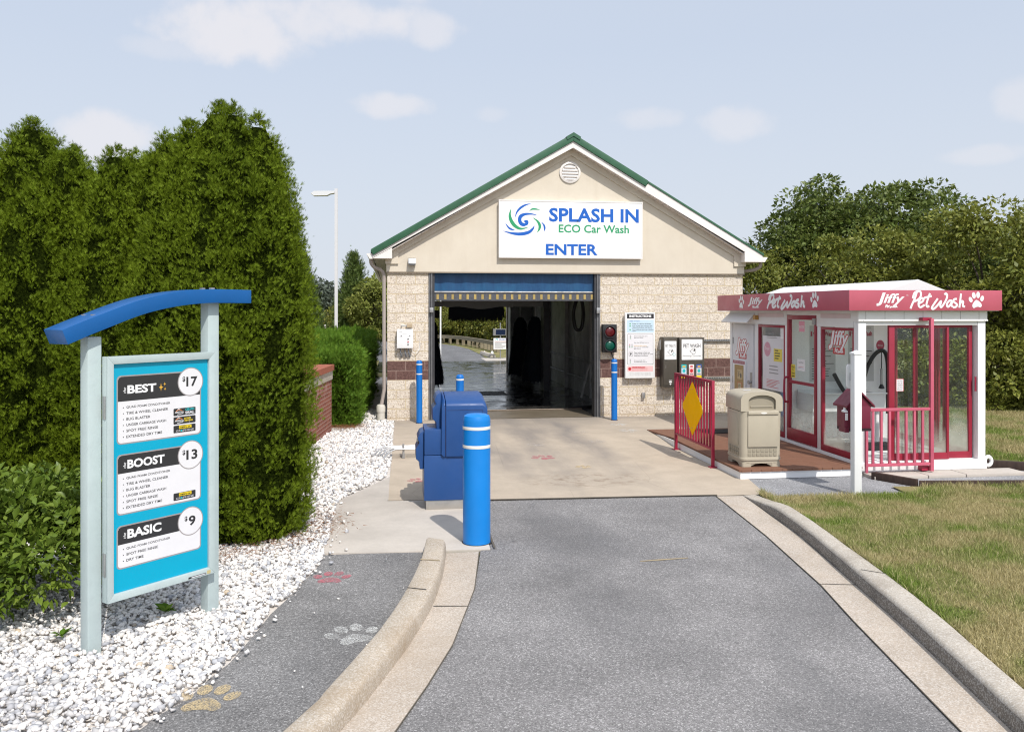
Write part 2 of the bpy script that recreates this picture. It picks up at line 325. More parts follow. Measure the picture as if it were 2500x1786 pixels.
GBED = m_concrete('gravel_bed_soil', (.66, .62, .58), (.45, .38, .3))
MULCH = flat('dry_needles', (.2, .085, .03), .95)

# ------------------------------------------------------------------ mesh helpers
WLOC = {}
class MB:
    def __init__(s, *mats): s.v = []; s.f = []; s.mi = []; s.mats = list(mats); s.c = 0
    def use(s, m):
        if m not in s.mats: s.mats.append(m)
        s.c = s.mats.index(m); return s
    def add(s, vs, fs):
        o = len(s.v); s.v += [tuple(v) for v in vs]; s.f += [tuple(i + o for i in f) for f in fs]; s.mi += [s.c] * len(fs); return s
    def box(s, x0, y0, z0, x1, y1, z1):
        x0, x1 = min(x0, x1), max(x0, x1); y0, y1 = min(y0, y1), max(y0, y1); z0, z1 = min(z0, z1), max(z0, z1)
        v = [(x, y, z) for z in (z0, z1) for y in (y0, y1) for x in (x0, x1)]
        return s.add(v, [(0, 2, 3, 1), (4, 5, 7, 6), (0, 1, 5, 4), (2, 6, 7, 3), (0, 4, 6, 2), (1, 3, 7, 5)])
    def prism(s, poly, axis, a, b):
        # poly in the two other axes; axis 'x': (y,z), 'y': (x,z), 'z': (x,y)
        def P(p, t): return {'x': (t, p[0], p[1]), 'y': (p[0], t, p[1]), 'z': (p[0], p[1], t)}[axis]
        n = len(poly); ar = sum(poly[i][0] * poly[(i + 1) % n][1] - poly[(i + 1) % n][0] * poly[i][1] for i in range(n))
        if (ar < 0) != (axis == 'y'): poly = poly[::-1]
        a, b = min(a, b), max(a, b)
        v = [P(p, a) for p in poly] + [P(p, b) for p in poly]
        return s.add(v, [tuple(range(n))[::-1], tuple(range(n, 2 * n))] + [(i, (i + 1) % n, n + (i + 1) % n, n + i) for i in range(n)])
    def lathe(s, prof, cx=0, cy=0, seg=24, cap=True):
        v = []; f = []; n = len(prof)
        for r, z in prof: v += [(cx + r * math.cos(2 * math.pi * i / seg), cy + r * math.sin(2 * math.pi * i / seg), z) for i in range(seg)]
        for k in range(n - 1):
            for i in range(seg): j = (i + 1) % seg; f.append((k * seg + i, k * seg + j, (k + 1) * seg + j, (k + 1) * seg + i))
        if cap: f += [tuple(range(seg))[::-1], tuple(range((n - 1) * seg, n * seg))]
        return s.add(v, f)
    def cyl(s, cx, cy, z0, z1, r, seg=20): return s.lathe([(r, z0), (r, z1)], cx, cy, seg)
    def tube(s, pts, r, seg=8, r1=None):
        pts = [Vector(p) for p in pts]; n = len(pts); v = []; f = []; up = Vector((0.31, .17, .93))
        for i, p in enumerate(pts):
            t = (pts[min(i + 1, n - 1)] - pts[max(i - 1, 0)]).normalized(); a = t.cross(up)
            if a.length < .05: a = t.cross(Vector((1, 0, 0)))
            a.normalize(); b = t.cross(a); rr = r if r1 is None else r + (r1 - r) * i / (n - 1)
            v += [p + a * rr * math.cos(2 * math.pi * k / seg) + b * rr * math.sin(2 * math.pi * k / seg) for k in range(seg)]
        for i in range(n - 1):
            for k in range(seg): j = (k + 1) % seg; f.append((i * seg + k, i * seg + j, (i + 1) * seg + j, (i + 1) * seg + k))
        f += [tuple(range(seg))[::-1], tuple(range((n - 1) * seg, n * seg))]
        return s.add(v, f)
    def loft(s, rings):
        n = len(rings[0]); v = [p for r in rings for p in r]; f = []
        for k in range(len(rings) - 1):
            for i in range(n): j = (i + 1) % n; f.append((k * n + i, k * n + j, (k + 1) * n + j, (k + 1) * n + i))
        f += [tuple(range(n))[::-1], tuple(range((len(rings) - 1) * n, len(rings) * n))]
        return s.add(v, f)
    def sheet(s, poly, z): return s.add([(p[0], p[1], z) for p in poly], [tuple(range(len(poly)))])
    def build(s, name, parent=None, origin=None, local=False, smooth=False, bevel=0, seg=2, recalc=True):
        me = bpy.data.meshes.new(name); o = bpy.data.objects.new(name, me); S.collection.objects.link(o)
        if parent is not None: o.parent = parent; off = WLOC.get(parent.name, (0, 0, 0)) if not local else (0, 0, 0); WLOC[o.name] = WLOC.get(parent.name, (0, 0, 0))
        else: off = origin or (0, 0, 0); o.location = off; WLOC[o.name] = off
        if local and parent is None: off = (0, 0, 0)
        me.from_pydata([(v[0] - off[0], v[1] - off[1], v[2] - off[2]) for v in s.v], [], s.f)
        for m in s.mats: me.materials.append(m)
        me.polygons.foreach_set('material_index', s.mi)
        if bevel or recalc:
            bm = bmesh.new(); bm.from_mesh(me)
            if bevel:
                es = [e for e in bm.edges if len(e.link_faces) == 2 and e.calc_face_angle(0) > R(28)]
                bmesh.ops.bevel(bm, geom=es, offset=bevel, segments=seg, affect='EDGES', profile=.6, clamp_overlap=True)
            if recalc: bmesh.ops.recalc_face_normals(bm, faces=bm.faces)
            bm.to_mesh(me); bm.free()
        if smooth or bevel:
            me.polygons.foreach_set('use_smooth', [True] * len(me.polygons)); me.set_sharp_from_angle(angle=R(38 if not bevel else 50))
        me.update(); return o
def tag(o, label=None, cat=None, group=None, kind=None):
    for k, v in (('label', label), ('category', cat), ('group', group), ('kind', kind)):
        if v: o[k] = v
    return o
def thing(name, label, cat, loc=(0, 0, 0), rz=0, group=None):
    o = bpy.data.objects.new(name, None); S.collection.objects.link(o); o.location = loc; o.rotation_euler = (0, 0, rz)
    o.empty_display_size = .2; WLOC[o.name] = loc; return tag(o, label, cat, group)
def kids(o): return [c for c in bpy.data.objects if c.parent == o]
def dup(o, loc, rz=None, sc=None, label=None, parent=None):
    c = o.copy(); S.collection.objects.link(c); c.parent = parent
    if parent is None:
        c.location = loc
        if rz is not None: c.rotation_euler = (0, 0, rz)
        if sc is not None: c.scale = sc if isinstance(sc, tuple) else (sc, sc, sc)
        if label: c['label'] = label
    for ch in kids(o): dup(ch, None, parent=c)
    return c
def rrect(cx, cy, hx, hy, r, z, n=5):
    out = []
    for qx, qy, a0 in ((1, 1, 0), (-1, 1, 90), (-1, -1, 180), (1, -1, 270)):
        for i in range(n + 1):
            a = R(a0 + 90 * i / n); out.append((cx + qx * (hx - r) + r * math.cos(a), cy + qy * (hy - r) + r * math.sin(a), z))
    return out
def spline(p, n=6):
    q = [p[0]] + list(p) + [p[-1]]; out = []
    for i in range(1, len(q) - 2):
        a, b, c, d = [np.array(x, float) for x in q[i - 1:i + 3]]
        for t in np.linspace(0, 1, n, endpoint=False):
            out.append(tuple(.5 * ((2 * b) + (c - a) * t + (2 * a - 5 * b + 4 * c - d) * t * t + (3 * b - a - 3 * c + d) * t ** 3)))
    return out + [tuple(map(float, p[-1]))]

# text from Blender's own built-in font, turned into mesh
TXT = {}
def txt(s, bold=0.0, shear=0.0, space=1.0):
    key = (s, bold, shear, space)
    if key in TXT: return TXT[key]
    cu = bpy.data.curves.new('lettering', 'FONT'); cu.body = s; cu.size = 1; cu.offset = bold; cu.shear = shear; cu.space_character = space; cu.resolution_u = 3
    o = bpy.data.objects.new('lettering', cu); S.collection.objects.link(o)
    dg = bpy.context.evaluated_depsgraph_get(); me = o.evaluated_get(dg).to_mesh()
    v = [tuple(x.co) for x in me.vertices]; f = [tuple(p.vertices) for p in me.polygons]
    o.evaluated_get(dg).to_mesh_clear(); bpy.data.objects.remove(o); bpy.data.curves.remove(cu)
    xs = [p[0] for p in v]; ys = [p[1] for p in v]; x0, x1, y0, y1 = min(xs), max(xs), min(ys), max(ys)
    TXT[key] = ([((p[0] - x0), (p[1] - y0)) for p in v], f, x1 - x0, y1 - y0); return TXT[key]
class Art:
    """flat printing on a real surface: origin + ux*u + uy*v, each layer 0.8 mm prouder than the last"""
    def __init__(s, o, ux, uy, step=.0008, base=.0012):
        s.o = Vector(o); s.ux = Vector(ux); s.uy = Vector(uy); s.n = s.ux.cross(s.uy).normalized(); s.mb = MB(); s.step = step; s.base = base
    def P(s, u, v, L): return s.o + s.ux * u + s.uy * v + s.n * (s.base + s.step * L)
    def poly(s, pts, m, L=0):
        s.mb.use(m); s.mb.add([s.P(*p, L) for p in pts], [tuple(range(len(pts)))]); return s
    def rect(s, a, b, c, d, m, L=0): return s.poly([(a, b), (c, b), (c, d), (a, d)], m, L)
    def rr(s, a, b, c, d, r, m, L=0, n=4): return s.poly([(p[0], p[1]) for p in rrect((a + c) / 2, (b + d) / 2, abs(c - a) / 2, abs(d - b) / 2, r, 0, n)], m, L)
    def ell(s, u, v, a, b, m, L=0, rot=0, n=20):
        c_, s_ = math.cos(rot), math.sin(rot)
        return s.poly([(u + a * math.cos(t) * c_ - b * math.sin(t) * s_, v + a * math.cos(t) * s_ + b * math.sin(t) * c_) for t in [2 * math.pi * i / n for i in range(n)]], m, L)
    def text(s, t, u, v, w=None, h=None, m=None, L=1, bold=0.0, shear=0.0, al='L', space=1.0):
        V, F, tw, th = txt(t, bold, shear, space)
        if h is None: k = w / tw; h = th * k; kx = ky = k
        elif w is None: ky = h / th; kx = ky; w = tw * kx
        else: kx, ky = w / tw, h / th
        if al == 'C': u -= w / 2
        if al == 'R': u -= w
        s.mb.use(m); s.mb.add([s.P(u + p[0] * kx, v + p[1] * ky, L) for p in V], F); return s
    def ribbon(s, pts, w, m, L=1, taper=False, n=6, prof=None):
        q = spline(pts, n); N = len(q); l = []; r = []
        for i, p in enumerate(q):
            a = q[max(i - 1, 0)]; b = q[min(i + 1, N - 1)]; dx, dy = b[0] - a[0], b[1] - a[1]; k = math.hypot(dx, dy) or 1
            t = i / (N - 1); ww = w * (prof(t) if prof else (max(.06, math.sin(math.pi * min(1, max(0, t)))) if taper else 1)) / 2
            l.append((p[0] - dy / k * ww, p[1] + dx / k * ww)); r.append((p[0] + dy / k * ww, p[1] - dx / k * ww))
        s.mb.use(m); V = [s.P(*p, L + .12 * (i % 7) / 7) for i, p in enumerate(l)] + [s.P(*p, L + .12 * (i % 7) / 7) for i, p in enumerate(r)]
        s.mb.add(V, [(N + i, N + i + 1, i + 1, i) for i in range(N - 1)]); return s
    def lines(s, u, v, w, rows, dv, h, m, L=1, seed=1):
        rg = random.Random(seed)
        for i in range(rows): s.rect(u, v - i * dv, u + w * rg.uniform(.55, 1), v - i * dv + h, m, L)
        return s
    def build(s, name, parent, local=False): return s.mb.build(name, parent, local=local, recalc=False)
PAWT = [(-.36, .12, .115, .17, .35), (-.13, .34, .12, .19, .1), (.15, .34, .12, .19, -.12), (.38, .1, .115, .17, -.4)]
PAWP = [(-.30, -.30), (-.27, -.16), (-.12, .0), (0, .06), (.12, .0), (.27, -.16), (.31, -.31), (.22, -.40), (.1, -.36), (0, -.345), (-.1, -.36), (-.22, -.40)]
def paw(a, u, v, s, m, L=1, rot=0.0):
    c, d = math.cos(rot), math.sin(rot)
    T = lambda x, y: (u + s * (x * c - y * d), v + s * (x * d + y * c))
    for x, y, ra, rb, t in PAWT: a.ell(*T(x, y), ra * s, rb * s, m, L, rot + t, 16)
    a.poly([T(*p) for p in spline(PAWP + [PAWP[0]], 3)[:-1]], m, L)
SCRIPT = [[(800, 178), (770, 270), (735, 350), (715, 405)], [(745, 265), (765, 195), (800, 170), (845, 170), (856, 205), (845, 250), (810, 285), (762, 308)],
          [(818, 335), (865, 315), (890, 285), (880, 262), (852, 268), (825, 320), (828, 368), (855, 385), (905, 352)], [(978, 192), (950, 270), (930, 350), (945, 380), (968, 366)], [(898, 258), (950, 243), (1002, 230)],
          [(1085, 265), (1040, 330), (1003, 395), (1030, 408), (1085, 355), (1130, 300), (1118, 360), (1132, 385), (1170, 335), (1203, 270), (1212, 218), (1195, 194), (1176, 212)],
          [(1280, 296), (1240, 298), (1208, 345), (1222, 380), (1255, 352), (1282, 300), (1270, 358), (1292, 376)], [(1345, 270), (1310, 275), (1300, 306), (1345, 345), (1332, 380), (1290, 386)],
          [(1402, 195), (1392, 290), (1380, 392)], [(1383, 350), (1412, 302), (1432, 312), (1428, 368), (1458, 376)]]
def petwash(a, u, v, w, h, m, L=1, th=22):
    for st in SCRIPT: a.ribbon([(u + (x - 705) / 760 * w, v + (415 - y) / 250 * h) for x, y in st], th / 760 * w, m, L)
def jiffy(a, u, v, w, h, m, L=1, small=True, edge=None):
    if edge:
        for q_, (du, dv) in enumerate(((-.03, 0), (.03, 0), (0, .04), (0, -.04), (-.02, .03), (.02, -.03))):
            a.text('J', u + du * w, v + (.10 + dv) * h, .33 * w, .90 * h, edge, L - .95 + .07 * q_, .05, .3); a.text('iffy', u + (.25 + du) * w, v + (.10 + dv) * h, .75 * w, .84 * h, edge, L - .92 + .07 * q_, .03, .3, 'L', .98)
        a.rr(u + .22 * w, v - .08 * h, u + .82 * w, v + .2 * h, .05 * h, edge, L - 1.2)
    a.text('J', u, v + .10 * h, .33 * w, .90 * h, m, L, .05, .3); a.text('iffy', u + .25 * w, v + .10 * h, .75 * w, .84 * h, m, L, .025, .3, 'L', 1.0)
    if small: petwash(a, u + .3 * w, v - .03 * h, .45 * w, .2 * h, m, L, 34)

# ------------------------------------------------------------------ ground
def struct(o): o['kind'] = 'structure'; return o
MB(FIELD).sheet([(-900, -40), (900, -40), (900, 1500), (-900, 1500)], -.03).build('ground')
struct(bpy.data.objects['ground'])
gutL = [(.03, 4.75), (.22, 5.27), (.42, 5.88), (.59, 6.61), (.69, 7.05), (.84, 8.13)]
bfL = [(-.28, 4.79), (-.18, 5.04), (-.04, 5.44), (.11, 5.9), (.31, 6.65), (.44, 7.4), (.52, 8.13)]
tbL = [(-.58, 4.57), (-.44, 4.89), (-.27, 5.39), (-.08, 5.98), (.11, 6.77), (.25, 7.56), (.33, 8.24)]
gutR = [(3.14, 4.29), (3.27, 4.98), (3.45, 5.92), (3.62, 6.71), (3.85, 8.27), (4.05, 10.13)]
bfR = [(3.43, 4.26), (3.59, 4.98), (3.75, 5.73), (3.92, 6.67), (4.21, 8.3), (4.40, 10.12)]
tbR = [(3.68, 4.44), (3.91, 5.42), (4.08, 6.23), (4.23, 7.2), (4.43, 8.48), (4.6, 10.12)]
def ext(p, y):  # carry a line on towards the camera, past the bottom of the picture
    (x0, y0), (x1, y1) = p[0], p[1]; t = (y - y0) / (y1 - y0); return [(x0 + (x1 - x0) * t, y)] + p
gutL, bfL, tbL = ext(gutL, .5), ext(bfL, .5), ext(tbL, .5); gutR, bfR, tbR = ext(gutR, .5), ext(bfR, .5), ext(tbR, .5)
struct(MB(A_DRIVE).sheet(gutL[:-1] + [(.86, 8.19), (.955, 8.19), (1.02, 10.36)] + [(4.06, 10.2)] + gutR[::-1], 0).build('driveway'))
gedge = [(-3.6, .5), (-1.9, 4.2), (-1.41, 4.93), (-1.33, 5.14), (-1.22, 5.31), (-1.16, 5.56), (-1.07, 5.82), (-.99, 6.28), (-.93, 6.7), (-.82, 7.13), (-.72, 7.63), (-.66, 7.95), (-.65, 8.27)]
struct(MB(A_PATH).sheet(gedge[:-1] + [(-.7, 8.24), (.35, 8.24)] + tbL[::-1], 0).build('path'))
padp = [(-.70, 8.27), (-.66, 10.51), (-.03, 11.95), (-.045, 10.42), (1.02, 10.33), (.955, 8.19), (.345, 8.2)]
struct(MB(C_PAD).prism(padp, 'z', -.02, .012).build('concrete_pavement', bevel=.004))
slab = [(-.05, 10.45), (1.2, 10.29), (4.06, 10.16), (4.72, 10.12), (5.02, 11.67), (4.96, 15.9), (8.4, 15.95), (8.4, 18.0), (.1, 18.0), (.06, 17.95)]
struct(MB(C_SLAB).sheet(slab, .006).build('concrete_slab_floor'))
jm = MB(flat('joint_dirt', (.10, .085, .065), .95))
for a, b, w in (((1.0, 10.315), (4.08, 10.165), .04), ((-.06, 10.43), (1.0, 10.33), .02), ((1.0, 8.2), (1.03, 10.3), .02),):
    d = Vector((b[0] - a[0], b[1] - a[1])).normalized(); n = Vector((-d.y, d.x)) * w / 2
    jm.add([(a[0] + n.x, a[1] + n.y, .0145), (b[0] + n.x, b[1] + n.y, .0145), (b[0] - n.x, b[1] - n.y, .0145), (a[0] - n.x, a[1] - n.y, .0145)], [(0, 1, 2, 3)])
for pl in (gutL, gutR):
    for a, b in zip(pl, pl[1:]):
        d = Vector((b[0] - a[0], b[1] - a[1])).normalized(); n = Vector((-d.y, d.x)) * .004
        jm.add([(a[0] + n.x, a[1] + n.y, .0095), (b[0] + n.x, b[1] + n.y, .0095), (b[0] - n.x, b[1] - n.y, .0095), (a[0] - n.x, a[1] - n.y, .0095)], [(0, 1, 2, 3)])
struct(jm.build('pavement_joint'))
def strip(A, B, z0, z1, m, name, n=26):
    def res(p):
        d = [0]
        for i in range(1, len(p)): d.append(d[-1] + math.dist(p[i], p[i - 1]))
        return [(np.interp(t, d, [q[0] for q in p]), np.interp(t, d, [q[1] for q in p])) for t in np.linspace(0, d[-1], n)]
    A, B = res(A), res(B); mb = MB(m)
    mb.add([(*p, z0) for p in A] + [(*p, z1) for p in B], [(i, i + 1, n + i + 1, n + i) for i in range(n - 1)]); return struct(mb.build(name))
strip(gutL, bfL, .006, .002, C_GUTTER, 'kerb_gutter'); strip(gutR, bfR, .006, .002, C_GUTTER, 'kerb_gutter')
def kerb(F, B, nose, m, name, h=.13, face=None):
    n = 44; mb = MB(m)
    def res(p):
        p = spline(p, 8); d = [0]
        for i in range(1, len(p)): d.append(d[-1] + math.dist(p[i], p[i - 1]))
        return [(np.interp(t, d, [q[0] for q in p]), np.interp(t, d, [q[1] for q in p])) for t in np.linspace(0, d[-1], n)]
    F, B = res(F), res(B); rings = []
    for i in range(n):
        f, b = Vector(F[i]), Vector(B[i]); d = (b - f); L = d.length; d /= L; k = 1.0
        if nose: k = min(1, max(.03, (n - 1 - i) / 5.0))
        w = random.uniform(-.003, .003); z = h * k + w
        pr = [(0, -.02), (.004, z * .45), (.012, z - .028 * k), (.022, z - .01 * k), (.042, z), (L - .03, z + .003), (L - .008, z - .008), (L, z - .03 * k), (L, -.02)]
        rings.append([(f.x + d.x * a, f.y + d.y * a, c) for a, c in pr])
    K = len(rings[0]); v = [p for r in rings for p in r]; o = 0
    fs = []; mi = []
    for i in range(n - 1):
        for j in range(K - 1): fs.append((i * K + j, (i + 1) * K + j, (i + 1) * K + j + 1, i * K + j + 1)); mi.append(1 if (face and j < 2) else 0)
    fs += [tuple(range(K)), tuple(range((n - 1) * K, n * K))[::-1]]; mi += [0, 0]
    mb.add(v, fs)
    if face: mb.mats.append(face); mb.mi = mi
    return struct(mb.build(name, smooth=True))
kerb(bfL, tbL, False, C_KERB, 'kerb_left'); kerb(bfR, tbR, True, C_KERBR, 'kerb_right', .13, C_KERBSHADE)
jk = MB(flat('kerb_joint', (.05, .045, .04), .95))
def groove(a, b, z, w=.012):
    d = Vector((b[0] - a[0], b[1] - a[1])).normalized(); n = Vector((-d.y, d.x)) * w / 2
    jk.add([(a[0] + n.x, a[1] + n.y, z), (b[0] + n.x, b[1] + n.y, z), (b[0] - n.x, b[1] - n.y, z), (a[0] - n.x, a[1] - n.y, z)], [(0, 1, 2, 3)])
groove((.115, 6.77), (.27, 6.7), .136); groove((.325, 6.68), (.60, 6.64), .0085); groove((3.63, 6.75), (3.925, 6.69), .0085, .01); groove((3.97, 6.69), (4.12, 6.55), .136, .01)
struct(jk.build('pavement_joint'))
lawnp = [(x, y) for x, y in tbR[1:]] + [(4.74, 9.9), (5.75, 9.86), (6.5, 9.84), (6.55, 10.3), (8.4, 10.02), (9.4, 10.4), (9.6, 11.6), (9.0, 11.8), (9.0, 19.5), (40, 30), (40, .5), (4, .5)]
def lawn_z(x, y): return .02 + .085 * (1 - min(1, max(0, (y - 7.5) / 2.2))) + .10 * max(0, min(1, (x - 9) / 8)) * max(0, min(1, (y - 9) / 6))
lm = MB(LAWN); lm.add([(x, y, lawn_z(x, y)) for x, y in lawnp], [tuple(range(len(lawnp)))]); struct(lm.build('lawn_ground'))
struct(MB(A_GRAVELPATCH).sheet([(4.72, 10.12), (4.74, 9.88), (6.52, 9.82), (6.58, 10.3), (8.4, 10.0), (9.5, 10.4), (9.7, 11.7), (9.0, 11.9), (5.03, 11.9), (5.02, 11.67)], .0).build('gravel_path'))
gb = [(-12, .5)] + [(x + .15, y) for x, y in gedge] + [(-.4, 10.5), (.2, 11.95), (.25, 17.95), (-.05, 18.0), (-.12, 30), (-3, 30), (-3, 16), (-12, 12)]
struct(MB(GBED).sheet(gb, -.012).build('gravel_bed_ground'))
# floor of the bay, rear slab and rear road
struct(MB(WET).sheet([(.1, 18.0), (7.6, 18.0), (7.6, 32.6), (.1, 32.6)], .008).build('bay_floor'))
rd = [(2.2, 40), (4.55, 40.2), (4.62, 45.2), (4.6, 50.6), (4.2, 55.2), (3.4, 58.7), (1.5, 63), (-2.5, 66), (-9, 67), (-9, 60), (-2, 58), (-1, 52), (-1, 40)]
struct(MB(A_ROAD).sheet([(-1, 40), (4.55, 40.0)] + rd[2:10] + [(-2, 58), (-1, 52)], .004).build('rear_road'))
struct(MB(WET).sheet([(-.6, 32.6), (5.4, 32.6), (5.4, 37.6), (4.9, 38.6), (-.6, 38.6)], .006).build('rear_pavement'))
struct(MB(A_ROAD).sheet([(-.6, 38.6), (4.3, 38.6), (4.3, 40.4), (-.6, 40.2)], .0065).build('rear_pavement')); struct(MB(C_PAD).sheet([(4.3, 38.6), (5.6, 38.6), (5.6, 41.0), (4.3, 41.0)], .007).build('rear_pavement'))
struct(MB(WETSLAB).sheet([(.86, 18.0), (4.45, 18.0), (4.45, 19.42), (.86, 19.40)], .012).build('bay_floor'))

# ------------------------------------------------------------------ car wash building
B = thing('car_wash_building', 'cream block car wash building with green metal roof and open drive-through bay', 'car wash', (3.86, 18, 0))
w = MB(BLOCK); w.box(-.1, 18.0, 0, .77, 18.3, 3.17).box(4.53, 18.0, 0, 7.82, 18.3, 3.17).box(-.1, 18.3, 0, .1, 32.3, 3.5).box(7.62, 18.3, 0, 7.82, 32.3, 3.5)
w.box(-.1, 32.3, 0, .5, 32.6, 3.5).box(4.42, 32.3, 0, 7.82, 32.6, 3.5); w.build('wall', B)
ZT = lambda x: 6.14 - .587 * abs(x - 3.86)
g = MB(STUCCO); g.prism([(-.12, 3.17), (7.84, 3.17), (7.84, ZT(7.84) - .16), (3.86, ZT(3.86) - .16), (-.12, ZT(-.12) - .16)], 'y', 17.955, 18.25)
gb_ = g.build('gable', B); g = MB(STUCCO); g.prism([(-.12, 3.5), (7.84, 3.5), (7.84, ZT(7.84) - .16), (3.86, ZT(3.86) - .16), (-.12, ZT(-.12) - .16)], 'y', 32.3, 32.65); g.build('rear_gable', B)
t = MB(STUCCO)
for s_ in (-1, 1):
    X = lambda d: 3.86 + s_ * d
    t.prism([(X(0), 5.72), (X(3.73), 3.56), (X(3.73), 3.33), (X(4.0), 3.33), (X(4.0), ZT(X(4.0)) - .24), (X(0), ZT(3.86) - .24)], 'y', 17.915, 17.953)
t.build('gable_trim', gb_)
t = MB(flat('drip_edge', (.3, .25, .19), .7)); t.box(-.13, 17.945, 3.145, 7.85, 17.999, 3.168); t.build('drip_edge', gb_)
rf = MB(GREEN)
for s_ in (-1, 1):
    X = lambda d: 3.86 + s_ * d
    rf.prism([(X(0), 6.13), (X(4.3), 6.13 - .587 * 4.3), (X(4.3), 6.05 - .587 * 4.3), (X(0), 6.05)], 'y', 17.715, 32.95)
    for i in range(36):
        y = 18.0 + i * .41; rf.prism([(X(.02), 6.165), (X(4.28), 6.165 - .587 * 4.28), (X(4.28), 6.12 - .587 * 4.28), (X(.02), 6.12)], 'y', y, y + .025)
RF = rf.build('roof', B)
tr = MB(GREEN); tr.prism([(-.43, 3.62), (-.43, 3.57), (-.385, 3.50), (3.86, 5.985), (3.86, 6.14)], 'y', 17.66, 17.71)
tr.prism([(3.86, 6.14), (3.86, 5.985), (5.47, 5.04), (5.52, 5.165)], 'y', 17.66, 17.71); tr.prism([(5.53, 5.16), (5.52, 5.115), (8.18, 3.555), (8.19, 3.60)], 'y', 17.68, 17.712); tr.build('rake_trim', RF, bevel=.006)
tr = MB(GREEN); tr.prism([(3.70, 6.07), (3.86, 6.165), (4.02, 6.07), (4.0, 6.0), (3.86, 6.085), (3.72, 6.0)], 'y', 17.64, 32.95); tr.build('ridge_cap', RF)
fa = MB(WHITE); fa.prism([(-.40, 3.44), (-.40, 3.49), (3.86, 5.98), (3.86, 5.845)], 'y', 17.70, 17.74)
fa.prism([(3.86, 5.845), (3.86, 5.98), (5.47, 5.035), (5.53, 5.11), (8.16, 3.57), (8.16, 3.43), (8.14, 3.42)], 'y', 17.70, 17.74)
fa.prism([(-.40, 3.43), (0, 3.43), (0, 3.655), (-.1, 3.6)], 'y', 17.695, 17.95); fa.prism([(8.14, 3.42), (7.74, 3.42), (7.74, 3.64), (7.84, 3.6)], 'y', 17.695, 17.95); fa.build('fascia', B)
sf = MB(paint('soffit', (.6, .54, .5), .5, .05))
for s_ in (-1, 1):
    for i in range(24):
        a, b_ = i * .171 + .003, (i + 1) * .171 - .003; X = lambda d: 3.86 + s_ * d
        sf.prism([(X(a), 5.872 - .587 * a), (X(b_), 5.872 - .587 * b_), (X(b_), 5.886 - .587 * b_), (X(a), 5.886 - .587 * a)], 'y', 17.74, 17.955)
sf.box(-.38, 17.955, 3.43, -.125, 32.6, 3.445).box(7.845, 17.955, 3.42, 8.12, 32.6, 3.435); sf.build('soffit', B)
for x0, s_ in ((-.402, -1), (8.162, 1)): MB(WHITE).prism([(x0, 3.42), (x0 + s_ * .06, 3.42), (x0 + s_ * .085, 3.46), (x0 + s_ * .12, 3.51), (x0 + s_ * .12, 3.53), (x0, 3.53)], 'y', 17.72, 32.8).build('gutter', B)
dsp = MB(BROWNSPOUT); dsp.tube(spline([(-.44, 17.9, 3.43), (-.43, 17.92, 3.33), (-.36, 17.95, 3.25), (-.24, 18.0, 3.2), (-.175, 18.02, 3.12), (-.165, 18.03, 3.0)], 5) + [(-.165, 18.03, .68), (-.225, 18.0, .33)], .04, 8); d1 = dsp.build('downspout', B, smooth=True)
MB(PVC).lathe([(.085, 0), (.085, .2), (.095, .2), (.095, .31), (.08, .345), (.045, .36)], -.235, 18.0, 20).build('drain_pipe', d1, smooth=True)
dsp = MB(BROWNSPOUT); dsp.tube(spline([(8.2, 17.9, 3.42), (8.2, 17.93, 3.33), (8.1, 18.0, 3.26), (7.9, 18.15, 3.22), (7.87, 18.2, 3.1)], 5) + [(7.87, 18.2, .1)], .04, 8); dsp.build('downspout', B, smooth=True)
v = MB(WHITE); v.lathe([(.235, 0), (.235, .03), (.19, .045), (.185, .03)], 0, 0, 32, cap=False)
v.lathe([(.187, .005), (.187, .012)], 0, 0, 32)
v.v = [(3.84 + x, 17.955 - z, 5.35 + y) for x, y, z in v.v]; vt = v.build('gable_vent', B, smooth=True)
v = MB(WHITE)
for i in range(5):
    z = 5.35 - .13 + i * .065; hw = math.sqrt(max(.01, .18 ** 2 - (z - 5.35) ** 2)); v.prism([(17.948, z - .02), (17.915, z - .035), (17.913, z - .027), (17.944, z + .018)], 'x', 3.84 - hw, 3.84 + hw)
v.build('louvre', vt)
fr = MB(GREYFRAME); fr.box(.772, 17.985, 0, .80, 18.2, 3.166).box(.815, 17.97, 0, .85, 18.15, 3.166).use(DARKGREY).box(.80, 18.0, 0, .815, 18.25, 3.16).box(.85, 18.0, 0, .90, 18.25, 3.16); DF = fr.build('door_jamb', B)
fr = MB(GREYFRAME); fr.box(4.45, 17.97, 0, 4.485, 18.15, 3.166).box(4.50, 17.985, 0, 4.528, 18.2, 3.166).use(DARKGREY).box(4.40, 18.0, 0, 4.45, 18.25, 3.16).box(4.485, 18.0, 0, 4.50, 18.25, 3.16); DF2 = fr.build('door_jamb', B)
sn = MB(GALV); sn.box(.79, 17.9, 2.30, .87, 17.968, 2.40); sn.build('door_sensor', DF, bevel=.006); sn = MB(GALV); sn.box(4.43, 17.9, 2.28, 4.51, 17.968, 2.40); sn.build('door_sensor', DF2, bevel=.006)
cu = MB(CURTAIN); n = 60
V = [(.90 + 3.5 * i / n, 18.12 + .008 * math.sin(i * .9), z) for z in (2.76, 2.96, 3.165) for i in range(n + 1)]
cu.add(V, [(r * (n + 1) + i, r * (n + 1) + i + 1, (r + 1) * (n + 1) + i + 1, (r + 1) * (n + 1) + i) for r in range(2) for i in range(n)]); CU = cu.build('roll_up_curtain', B, smooth=True)
